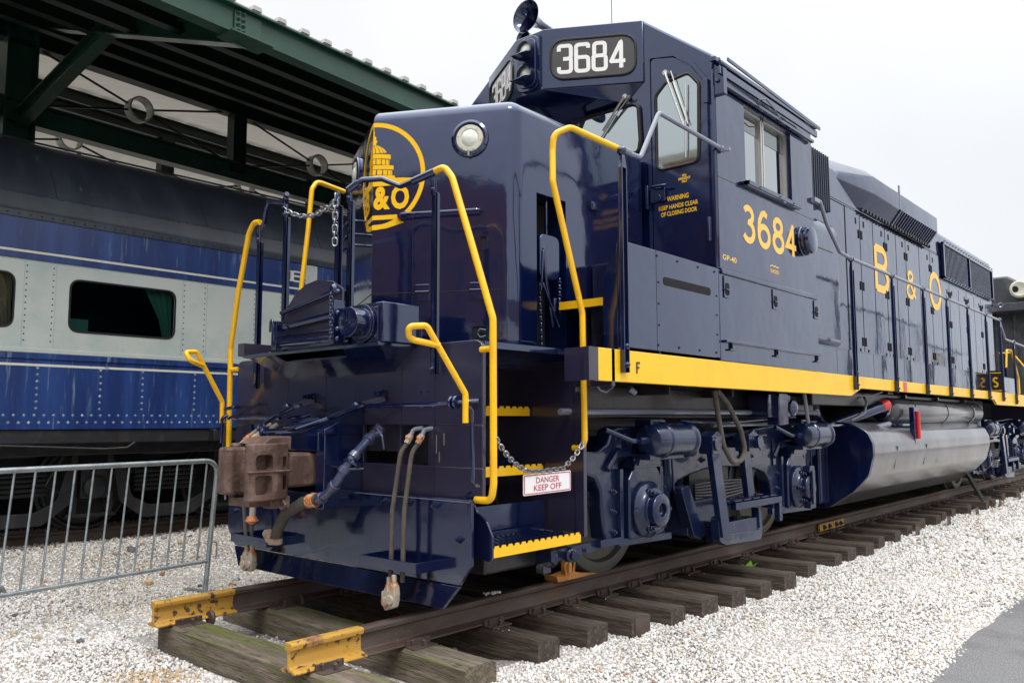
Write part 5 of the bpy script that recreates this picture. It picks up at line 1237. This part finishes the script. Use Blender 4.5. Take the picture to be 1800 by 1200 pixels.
for y in (-1.9, -.35, 1.25, 2.8):
    m.tube([(a+.001, y, b+.003) for a, b in rp[5:]], .006, 6)
m.tube([(XC-1.3,-4,4.26),(XC-1.3,6,4.26)], .012, 6)
for y in (-2,.3,2.4,4.5): m.cyl((XC-1.3,y,4.19),(XC-1.3,y,4.27),.025,n=8)
cpart('roof_rivets', m, MCROOF, parent=rf)
m = M(); m.box(XC-.25, XC-.02, Y0, Y1, .93, 1.065); m.box(-6.8, -4.5, Y0, Y1, .80, 1.0); m.box(-6.2,-5.2,-12,9.8,.55,.8); m.beam((XC-.05,1.35,1.06),(XC-.05,1.35,.93),.3,.04,upv=(0,1,0)); m.cyl((XC-.05,1.37,.99),(XC-.01,1.37,.99),.05)
cpart('underframe', m, MCBLK, .01)
def coach_truck(yc):
    for c in (-1.6, 0, 1.6):
        m = M(); m.cyl((-6.5, yc+c, .46), (-4.85, yc+c, .46), .08); a = cpart('axle', m, MCBLK)
        for x in (-4.93, -6.41):
            m = M(); m.lathe([(-.03,.49),(0,.49),(.01,.46),(.09,.455),(.11,.43),(.06,.40),(.05,.18),(.10,.12),(.10,0)], (x-.03, yc+c, .46), (1,0,0), 40); cpart('wheel', m, MCBLK, parent=a)
        m = M(); m.lathe([(0,.15),(.08,.15),(.10,.13),(.20,.12),(.22,.09),(.225,0)], (-4.82, yc+c, .46), (1,0,0), 24); m.box(-4.82,-4.65,yc+c-.14,yc+c+.14,.34,.66); m.box(-4.80,-4.70,yc+c-.22,yc+c-.15,.16,.80); m.box(-4.80,-4.70,yc+c+.15,yc+c+.22,.16,.80); m.box(-4.80,-4.70,yc+c-.26,yc+c+.26,.14,.18); cpart('journal_box', m, MCBLK, .01)
        for z in (.22,): pass
    m = M(); pk = []
    m.prism([(yc-2.4,.72),(yc-2.2,.74),(yc-1.6,.95),(yc-1.0,.78),(yc-.6,.78),(yc,.95),(yc+.6,.78),(yc+1.0,.78),(yc+1.6,.95),(yc+2.2,.74),(yc+2.4,.72),(yc+2.4,.88),(yc+1.7,1.06),(yc+1.5,1.06),(yc+.8,.92),(yc+.1,1.06),(yc-.1,1.06),(yc-.8,.92),(yc-1.5,1.06),(yc-1.7,1.06),(yc-2.4,.88)], 'x', -4.83, -4.68); cpart('truck_frame', m, MCBLK, .01)
    for c in (-.8, .8):
        m = M(); m.prism(fil2([(yc+c-.62,.66),(yc+c-.50,.66),(yc+c-.42,.34),(yc+c-.22,.235),(yc+c+.22,.235),(yc+c+.42,.34),(yc+c+.50,.66),(yc+c+.62,.66),(yc+c+.55,.30),(yc+c+.28,.10),(yc+c-.28,.10),(yc+c-.55,.30)], .1, 6), 'x', -4.66, -4.60); cpart('equaliser_bar', m, MCBLK, .006)
        m = M()
        for k in range(5): m.tube([(-4.72, yc+c-.35, .40+k*.05), (-4.72, yc+c+.35, .40+k*.05)], .02, 6)
        cpart('leaf_spring', m, MCBLK)
coach_truck(.32); coach_truck(-9.5)
m = M(); m.tube([(XC-.02,-.9,.93),(XC,.2,.87),(XC+.02,.42,.88),(XC,.5,.93)], .01, 6); m.tube([(-4.55,.0,.86),(-4.55,-.2,.5),(-4.55,-.05,.42)], .008, 6); cpart('brake_hose', m, MCBLK)
for x, lb in ((-4.95, 'nearer rail under the blue coach, dark and half sunk in the gravel'), (-6.4, 'farther rail under the blue coach, in deep shade behind the wheels')): rail(x, -30, 40, lb, name='coach_track_rail')
m = M()
tcp = None
for i in range(46):
    if tcp is None:
        m.box(-1.3, 1.3, -.115, .115, -.36, -.185); tcp = link('coach_track_tie', m, MTIE, None); t = tcp
    else: t = tcp.copy(); COL.objects.link(t)
    t.location = (-5.67, -9+.56*i, 0); tag(t, 'dark tie in the shade under the blue coach', 'tie', 'ties of the track under the blue coach')
# ================================================================== TRAIN SHED
sh = thing('train_shed', 'dark green steel train shed roof with open trusses over the blue coach', 'train shed', (-8.2, .45, -.33))
sh.rotation_euler = (0, 0, radians(4.6))
def hpart(name, m, mt, b=0, parent=None, **k):
    return link(name, m, mt, parent or sh, b, **k)
def ibeam(m, a, b, h, w, t=.03):
    a = Vector(a); b = Vector(b); d = (b-a).normalized(); u = Vector((0,0,1)); sd_ = d.cross(u).normalized() if abs(d.z) < .95 else Vector((1,0,0)); uu = sd_.cross(d)
    m.beam(a, b, t*.6, h, upv=(0,0,1) if abs(d.z) < .95 else (0,1,0))
    m.beam(a+uu*h/2, b+uu*h/2, w, t); m.beam(a-uu*h/2, b-uu*h/2, w, t)
cols = [-28.35, -13.95, .45, 14.85, 29.25]
for x in (-8.2, -10.5, -20):
    for y in cols:
        m = M(); m.box(x-.16, x+.16, y-.21, y-.18, -.33, 7.4); m.box(x-.16, x+.16, y+.18, y+.21, -.33, 7.4); m.box(x-.015, x+.015, y-.18, y+.18, -.33, 7.4); hpart('column', m, MSGREEN if x < -8.3 else MGREEN)
def zroof(x): return 5.315+(-2.8-x)*.285
for x in (-8.2, -10.5):
    m = M(); ibeam(m, (x, -30, 5.50), (x, 45, 5.50), .30 if x > -9 else .16, .22 if x > -9 else .12); hpart('bottom_chord', m, MGREEN if x > -9 else MSGREEN)
    m = M(); ibeam(m, (x, -30, 6.66), (x, 45, 6.66), .30 if x > -9 else .16, .22 if x > -9 else .12); hpart('top_chord', m, MSGREEN)
    m = M(); y = .45-3.6*8
    while y < 40:
        if min(abs(y-c) for c in cols) > .5: m.box(x-.10, x+.10, y-.13, y+.13, 5.5, 6.6)
        y += 3.6
    hpart('truss_post', m, MSGREEN)
    m = M(); q = M(); y = .45-3.6*6
    for k in range(14):
        c = Vector((x, y+1.8, 6.08))
        q.lathe([(-.09,.20),(.09,.20),(.09,.175),(-.09,.175),(-.09,.20)], c, (1,.0,0), 28, False)
        for dy, dz in ((-1.7,.48),(1.7,.48),(-1.7,-.45),(1.7,-.45)):
            e = Vector((x, c.y+dy, c.z+dz)); m.tube([c+(e-c).normalized()*.18, e], .018, 6)
        y += 3.6
    hpart('brace_rod', m, MSGREEN); hpart('brace_ring', q, MZINC)
m = M(); ibeam(m, (-2.84, -34, 5.155), (-2.84, 60, 5.155), .29, .16, .018)
fs = hpart('eaves_fascia', m, MGREEN)
m = M(); m.box(-2.83, -2.815, .30, .62, 5.03, 5.28)
for a in (.34, .40): 
    for z in (5.07, 5.13, 5.19, 5.25): m.bolt((-2.815, a, z), (1,0,0), .018, .02)
m.box(-2.98,-2.70,.2,.7,4.985,5.005)
hpart('splice_plate', m, MGREEN, .003, parent=fs)
# sloping roof
m = M(); m.add([(-2.80,-34,zroof(-2.80)),(-2.80,60,zroof(-2.80)),(-8.2,60,zroof(-8.2)),(-8.2,-34,zroof(-8.2)),(-2.80,-34,zroof(-2.80)+.02),(-2.80,60,zroof(-2.80)+.02),(-8.2,60,zroof(-8.2)+.05),(-8.2,-34,zroof(-8.2)+.05)], [(0,1,2,3),(7,6,5,4),(0,4,5,1),(1,5,6,2),(2,6,7,3),(3,7,4,0)])
hpart('outer_roof_slope', m, MSGREEN)
m = M(); n = 240
v = []; 
for i in range(n+1):
    y = -30+i*.28; dz = .04 if i % 2 else 0
    v += [(-8.25, y, zroof(-8.25)+.02+dz), (-16, y, zroof(-16)+.02+dz)]
m.add(v, [(2*i, 2*i+1, 2*i+3, 2*i+2) for i in range(n)])
n0 = len(m.v); v = []
for i in range(n+1):
    y = -30+i*.28; dz = .04 if i % 2 else 0
    v += [(-16, y, zroof(-16)+.02+dz), (-30, y, 7.4+dz)]
m.add(v, [(2*i, 2*i+1, 2*i+3, 2*i+2) for i in range(n)])
hpart('inner_roof_deck', m, MDECK, smooth=False)
m = M()
for x in (-4.0, -5.0, -6.0, -7.1): ibeam(m, (x, -34, zroof(x)-.10), (x, 60, zroof(x)-.10), .26, .12, .02)
for x in (-15.2,): ibeam(m, (x, -30, zroof(x)-.14), (x, 45, zroof(x)-.14), .26, .16, .02)
hpart('purlin', m, MSGREEN)
m = M()
for i in range(150):
    y = -20+i*.31; m.prism([(y, zroof(-2.8)+.005), (y+.11, zroof(-2.8)+.005), (y+.10, zroof(-2.8)+.05), (y+.01, zroof(-2.8)+.05)], 'x', -2.74, -3.2)
m.box(-2.76,-3.2,-20,27,zroof(-2.8)-.012,zroof(-2.8)+.006)
hpart('corrugated_roof_edge', m, MZINC, smooth=False)
for y in cols:
    m = M(); ibeam(m, (-8.2, y, 6.85), (-2.9, y, 5.08), .20, .16, .02); m.prism([(-8.2,6.75),(-8.2,7.0),(-5.6,6.2),(-5.5,6.0)], 'y', y-.01, y+.01); hpart('cantilever_beam', m, MGREEN)
    m = M(); ibeam(m, (-8.05, y, 5.35), (-5.35, y, 6.05), .20, .16, .02); hpart('knee_brace', m, MGREEN)
pf = M(); pf.box(-11, -7.9, -40, 60, -.34, .85); link_o = link('dark_platform_block', pf, MDARK, None); tag(link_o, 'dark platform block added behind the blue coach to keep the gap under it black', 'platform')  # added dark block; the black shade under the coach is in its colour
pf = M(); pf.box(-32, -8.1, -40, 60, .851, .90); link('bounce_sheet', pf, MWHT2, link_o)  # pale sheet added to bounce light up onto the roof deck
# ================================================================== SECOND LOCOMOTIVE
s2 = thing('coupled_locomotive', 'sooty dark grey locomotive with a pale round headlight, coupled behind the blue one', 'locomotive', (.2, 22, 0))
def lpart(name, m, mt, b=0, **k):
    return link(name, m, mt, s2, b, **k)
m = M(); m.prism([(-1.2,1.5),(1.35,1.5),(1.35,3.75),(.95,4.25),(.60,4.50),(-.6,4.50),(-1.2,3.9)], 'y', 18.6, 30); lpart('body', m, MGREY2, .05)
m = M(); m.box(-1.2, 1.6, 18.1, 18.65, 3.62, 3.80); m.box(.28,.34,18.55,18.6,1.5,3.6); m.box(.66,.72,18.55,18.6,1.5,3.6); lpart('ledge', m, MGREY2, .01)
m = M(); m.prism([(.30,2.75),(.80,2.75),(.80,3.45),(.30,3.45)], 'y', 18.58, 18.6); lpart('access_panel', m, MGREY2)
m = M(); m.lathe([(0,.19),(.25,.20),(.27,.16),(.24,.07),(.24,0)], (.84,18.5,4.12), (.2,-1,0), 30); hh = lpart('headlight', m, MBEZ)
m = M(); m.lathe([(0,.08),(.03,.07),(.03,0)], (.79,18.25,4.12), (.2,-1,0), 20); o = link('headlight_bulb', m, MHOLE, hh)
m = M(); m.box(-1.5, 1.5, 17.5, 30, 1.2, 1.5); m.box(-1.0,1.0,17.6,18.4,.3,1.2); lpart('platform_frame', m, MGREY2)
for x in (.62, 1.25):
    m = M(); m.box(x, x+.04, 17.55, 17.59, 1.5, 2.6); lpart('stanchion', m, MNAVY)
m = M(); m.tube([(.55,17.5,2.62),(.80,17.5,2.62),(1.15,17.5,2.1),(1.18,17.5,1.3)], .018, 8, fil=.1); m.tube([(1.3,17.5,2.7),(1.33,17.5,2.0),(1.33,17.5,1.2)], .018, 8); lpart('yellow_handrail', m, MYEL)
for y in (20, 22.5):
    m = M(); m.lathe([(0,.5),(.12,.5),(.13,.42),(.1,.1),(.1,0)], (.69,y,.5), (1,0,0), 30); m.box(1.05,1.15,y-.9,y+.9,.5,.95); lpart('wheel', m, MDARK)
# ================================================================== OFF-FRAME BUILDINGS (unseen; placed and sized for reflections in the paint and glass)
def building(name, label, x0, x1, y0, y1, h, face_, mtw):
    b = thing(name, label, 'building', ((x0+x1)/2, (y0+y1)/2, -.33))
    def qp(nm, m, mt): return link(nm, m, mt, b)
    m = M(); m.box(x0, x1, y0, y1, -.33, h); qp('wall', m, mtw)
    m = M(); m.box(x0-.4, x1+.4, y0-.4, y1+.4, h, h+.5); qp('roof', m, MSTONE)
    m = M(); 
    if face_ == 'x':
        y = y0+2
        while y < y1-2:
            for z in (1.2, 5.0):
                if z+2.2 < h: m.box(x0-.05, x0+.1, y, y+1.4, z, z+2.2)
            y += 4
    else:
        x = x0+2
        while x < x1-2:
            for z in (1.2, 5.0, 9.0):
                if z+2.4 < h: m.box(x, x+1.4, y1-.1, y1+.05, z, z+2.4)
            x += 4
    qp('window', m, MGLD); return b
building('added_brick_block', 'long low red brick block added out of view, a dark horizon for the navy paint to mirror', 52, 60, -60, 130, 3.4, 'x', MBRICK)  # invented stand-in for the low dark horizon mirrored in the side paint
building('museum_building', 'tall stone trimmed brick building out of view, widened and raised to darken the nose reflections', -36, 30, -46, -36, 17, 'y', MBRICK)  # building inferred from a window reflection; its width and height darken the nose
# ================================================================== GROUND
def gmat():
    m = bpy.data.materials.new('gravel_ground'); m.use_nodes = True; t = m.node_tree; b = t.nodes['Principled BSDF']; b.inputs['Roughness'].default_value = .9
    tc = t.nodes.new('ShaderNodeTexCoord'); vo = t.nodes.new('ShaderNodeTexVoronoi'); vo.inputs['Scale'].default_value = 48; t.links.new(tc.outputs['Object'], vo.inputs['Vector'])
    sp = t.nodes.new('ShaderNodeSeparateColor'); t.links.new(vo.outputs['Color'], sp.inputs[0])
    rp = t.nodes.new('ShaderNodeValToRGB'); e = rp.color_ramp.elements; e[0].position = 0; e[0].color = (.40,.36,.31,1); e[1].position = 1; e[1].color = (.74,.72,.69,1)
    for p, c in ((.15,(.42,.37,.31,1)),(.4,(.52,.50,.47,1)),(.7,(.60,.58,.55,1))): k = e.new(p); k.color = c
    t.links.new(sp.outputs[0], rp.inputs[0])
    mr = t.nodes.new('ShaderNodeMapRange'); mr.inputs[1].default_value = .25; mr.inputs[2].default_value = .75; mr.inputs[3].default_value = 1; mr.inputs[4].default_value = .30
    t.links.new(vo.outputs['Distance'], mr.inputs[0])
    mx = t.nodes.new('ShaderNodeMix'); mx.data_type = 'RGBA'; mx.blend_type = 'MULTIPLY'; mx.inputs[0].default_value = .5; t.links.new(rp.outputs[0], mx.inputs[6]); t.links.new(mr.outputs[0], mx.inputs[7]); t.links.new(mx.outputs[2], b.inputs['Base Color'])
    bu = t.nodes.new('ShaderNodeBump'); bu.inputs['Strength'].default_value = 1; bu.inputs['Distance'].default_value = .02; bu.invert = True; t.links.new(vo.outputs['Distance'], bu.inputs['Height']); t.links.new(bu.outputs[0], b.inputs['Normal'])
    return m
MGR = gmat()
def gz(x):   # the ballast rises a little beside the ties and towards the coach track
    t = min(1, max(0, (-2.8-x)/1.7)); k = .20*t*t*(3-2*t)
    if x < -7.6: k = 0
    if .9 < x < 2.2: k = .045*max(0, min(1, (x-.9)/.3, (2.2-x)/.7))
    return -.34+k
m = M(); gx = [-400,-7.7,-7.6]+[-4.6+i*.15 for i in range(13)]+[.9, 1.2, 1.5, 2.2, 400]; v = []
for a in gx: v += [(a,-400,gz(a)),(a,600,gz(a))]
m.add(v, [(2*i,2*i+2,2*i+3,2*i+1) for i in range(len(gx)-1)])
g = link('ground', m, MGR, None, smooth=False); tag(g, kind='structure')
MASP = mat('grey_asphalt', (.17, .17, .175), .85, bump=[(110, 1, .012), (30, .3, .012)], var=((.33, .33, .335), 120, .50, .62), var2=((.12, .12, .125), 2, .5, .75))
m = M(); xs = []
y = -30.0; ed = []
while y < 120:
    ed.append((3.075+.03*sin(y*1.3)+.02*sin(y*3.7+1)+random.uniform(-.012, .012), y)); y += .12 if y < 12 else 2
v = []; 
for a, b in ed: v += [(a, b, -.325), (9.5, b, -.325)]
m.add(v, [(2*i, 2*i+1, 2*i+3, 2*i+2) for i in range(len(ed)-1)])
a_ = link('asphalt_path', m, MASP, None, smooth=False); tag(a_, kind='structure')
# loose white stones, a mesh of real pebbles
t_ = (1+5**.5)/2
IV = np.array([(-1,t_,0),(1,t_,0),(-1,-t_,0),(1,-t_,0),(0,-1,t_),(0,1,t_),(0,-1,-t_),(0,1,-t_),(t_,0,-1),(t_,0,1),(-t_,0,-1),(-t_,0,1)], float); IV /= np.linalg.norm(IV[0])
IF = np.array([(0,11,5),(0,5,1),(0,1,7),(0,7,10),(0,10,11),(1,5,9),(5,11,4),(11,10,2),(10,7,6),(7,1,8),(3,9,4),(3,4,2),(3,2,6),(3,6,8),(3,8,9),(4,9,5),(2,4,11),(6,2,10),(8,6,7),(9,8,1)])
def stones(regs):
    P = []; R = []
    for (x0, x1, y0, y1, den, r0, r1, z) in regs:
        n = int((x1-x0)*(y1-y0)*den); p = np.stack([rng.uniform(x0, x1, n), rng.uniform(y0, y1, n), np.full(n, z)], 1); r = r0+(r1-r0)*rng.random(n)**1.6
        p[:, 2] += np.array([gz(a)+.34 for a in p[:, 0]])+r*rng.uniform(-.15, .42, n)+.012*np.sin(p[:, 0]*3.1+1)*np.sin(p[:, 1]*2.3)
        P.append(p); R.append(r)
    P = np.concatenate(P); R = np.concatenate(R)
    keep = ~((P[:, 0] > 3.075+.03*np.sin(P[:, 1]*1.3)+.02*np.sin(P[:, 1]*3.7+1)+rng.exponential(.02, len(P))))
    P = P[keep]; R = R[keep]; return P, R
regs = [(-4.6,-1.30,-2.2,3.2,2700,.0065,.0145,-.335), (-1.45,1.7,-2.4,-.80,3600,.0065,.0125,-.333), (1.18,3.12,-1.0,3.4,3900,.0060,.0120,-.333), (1.30,3.12,3.4,6.5,2200,.0085,.0150,-.333),
        (1.15,3.08,6.5,12,700,.014,.024,-.333), (1.1,3.07,12,22,260,.02,.035,-.33), (-7.2,-4.6,-2.5,3.6,900,.011,.020,-.335), (-2.6,-1.3,3.2,5,500,.01,.018,-.335), (-.69,.69,-.55,1.6,500,.008,.016,-.335), (-.69,.69,1.6,16,90,.01,.018,-.335),
        (-4.6,-1.4,-2.2,3.0,7,.022,.05,-.33), (1.6,3.0,-.6,7,1.2,.016,.024,-.325), (3.1,3.3,0,6,60,.005,.010,-.325), (.84,1.25,-.6,8,30,.008,.013,-.33), (1.25,1.5,-.6,9,700,.008,.014,-.333)]
P, R = stones(regs)
extra = np.array([(.752-.02*i%.03+rng.uniform(-.02,.02), .70+rng.uniform(-.08,.08), .008+.008*rng.random()) for i in range(26)])
ex2 = np.array([(.92+rng.uniform(-.05,.07), y+.115+rng.uniform(-.08,.08), -.172) for y, _ in TY[1:12] for k in range(3)])
P = np.concatenate([P, extra, ex2]); R = np.concatenate([R, np.full(len(extra), .009), np.full(len(ex2), .009)])
n = len(P)
S = R[:, None]*rng.uniform(.65, 1.25, (n, 3)); S[:, 2] *= .8
A = rng.normal(size=(n, 4)); A /= np.linalg.norm(A, axis=1)[:, None]
w, x, y, z = A.T
RM = np.stack([1-2*(y*y+z*z), 2*(x*y-z*w), 2*(x*z+y*w), 2*(x*y+z*w), 1-2*(x*x+z*z), 2*(y*z-x*w), 2*(x*z-y*w), 2*(y*z+x*w), 1-2*(x*x+y*y)], 1).reshape(n, 3, 3)
jit = 1+rng.uniform(-.16, .16, (n, 12, 1))
V = np.einsum('nij,nkj->nki', RM, IV[None]*S[:, None, :]*jit)+P[:, None, :]
Fc = (IF[None]+12*np.arange(n)[:, None, None]).reshape(-1)
me = bpy.data.meshes.new('gravel'); me.vertices.add(n*12); me.vertices.foreach_set('co', V.astype(np.float32).ravel())
me.loops.add(n*60); me.loops.foreach_set('vertex_index', Fc.astype(np.int32)); me.polygons.add(n*20)
me.polygons.foreach_set('loop_start', (np.arange(n*20)*3).astype(np.int32)); me.polygons.foreach_set('use_smooth', np.repeat(rng.random(n) < .55, 20))
me.update(calc_edges=True)
pal = np.array([(.76,.75,.725),(.68,.67,.65),(.82,.81,.79),(.55,.53,.49),(.62,.55,.44),(.45,.42,.38),(.34,.33,.34),(.55,.40,.24),(.36,.17,.11),(.12,.12,.13)])
pr = np.array([.26,.22,.20,.12,.085,.05,.03,.02,.008,.007])
idx = rng.choice(len(pal), n, p=pr)
left = P[:, 0] < -1.2; dirt = left & (P[:, 1] > -.6) & (rng.random(n) < .42); idx[dirt] = rng.choice([3,4,5,7,8,6], dirt.sum(), p=[.32,.34,.18,.09,.03,.04])
big = R > .021; idx[big & left] = rng.choice([4,5,6,7,8,9], (big & left).sum())
rs_ = (np.hypot(P[:,0]+.2, P[:,1]+1.15) < .28) & (rng.random(n) < .6); idx[rs_] = 7
C = pal[idx]*rng.uniform(.86, 1.08, (n, 1)); C = np.concatenate([np.clip(C, 0, .85), np.ones((n, 1))], 1)
at = me.color_attributes.new('pebble', 'FLOAT_COLOR', 'POINT'); at.data.foreach_set('color', np.repeat(C, 12, axis=0).astype(np.float32).ravel())
mg = bpy.data.materials.new('white_pebbles'); mg.use_nodes = True; b = mg.node_tree.nodes['Principled BSDF']; b.inputs['Roughness'].default_value = .75
an = mg.node_tree.nodes.new('ShaderNodeVertexColor'); an.layer_name = 'pebble'; mg.node_tree.links.new(an.outputs[0], b.inputs['Base Color'])
me.materials.append(mg); go = bpy.data.objects.new('gravel', me); COL.objects.link(go); tag(go, 'loose white and tan gravel covering the ground around the tracks', 'gravel', kind='stuff')
# a small weed between the ties
wd_ = M()
for k in range(7):
    a = k*.9; r = .075+.025*(k % 3); c = Vector((1.0, 3.90, -.24)); d = Vector((cos(a), sin(a), .6+.2*(k % 2))).normalized(); sdv = d.cross(Vector((0,0,1))).normalized()
    p = [c, c+d*r*.5+sdv*r*.32, c+d*r*1.3+Vector((0,0,-.01)), c+d*r*.5-sdv*r*.32]; wd_.add(p, [(0,1,2,3)])
    wd_.add([q+Vector((0,0,-.001)) for q in p], [(3,2,1,0)])
o = link('weed', wd_, MLEAF, None); tag(o, 'small bright green weed growing between two ties beside the nearest rail', 'plant')
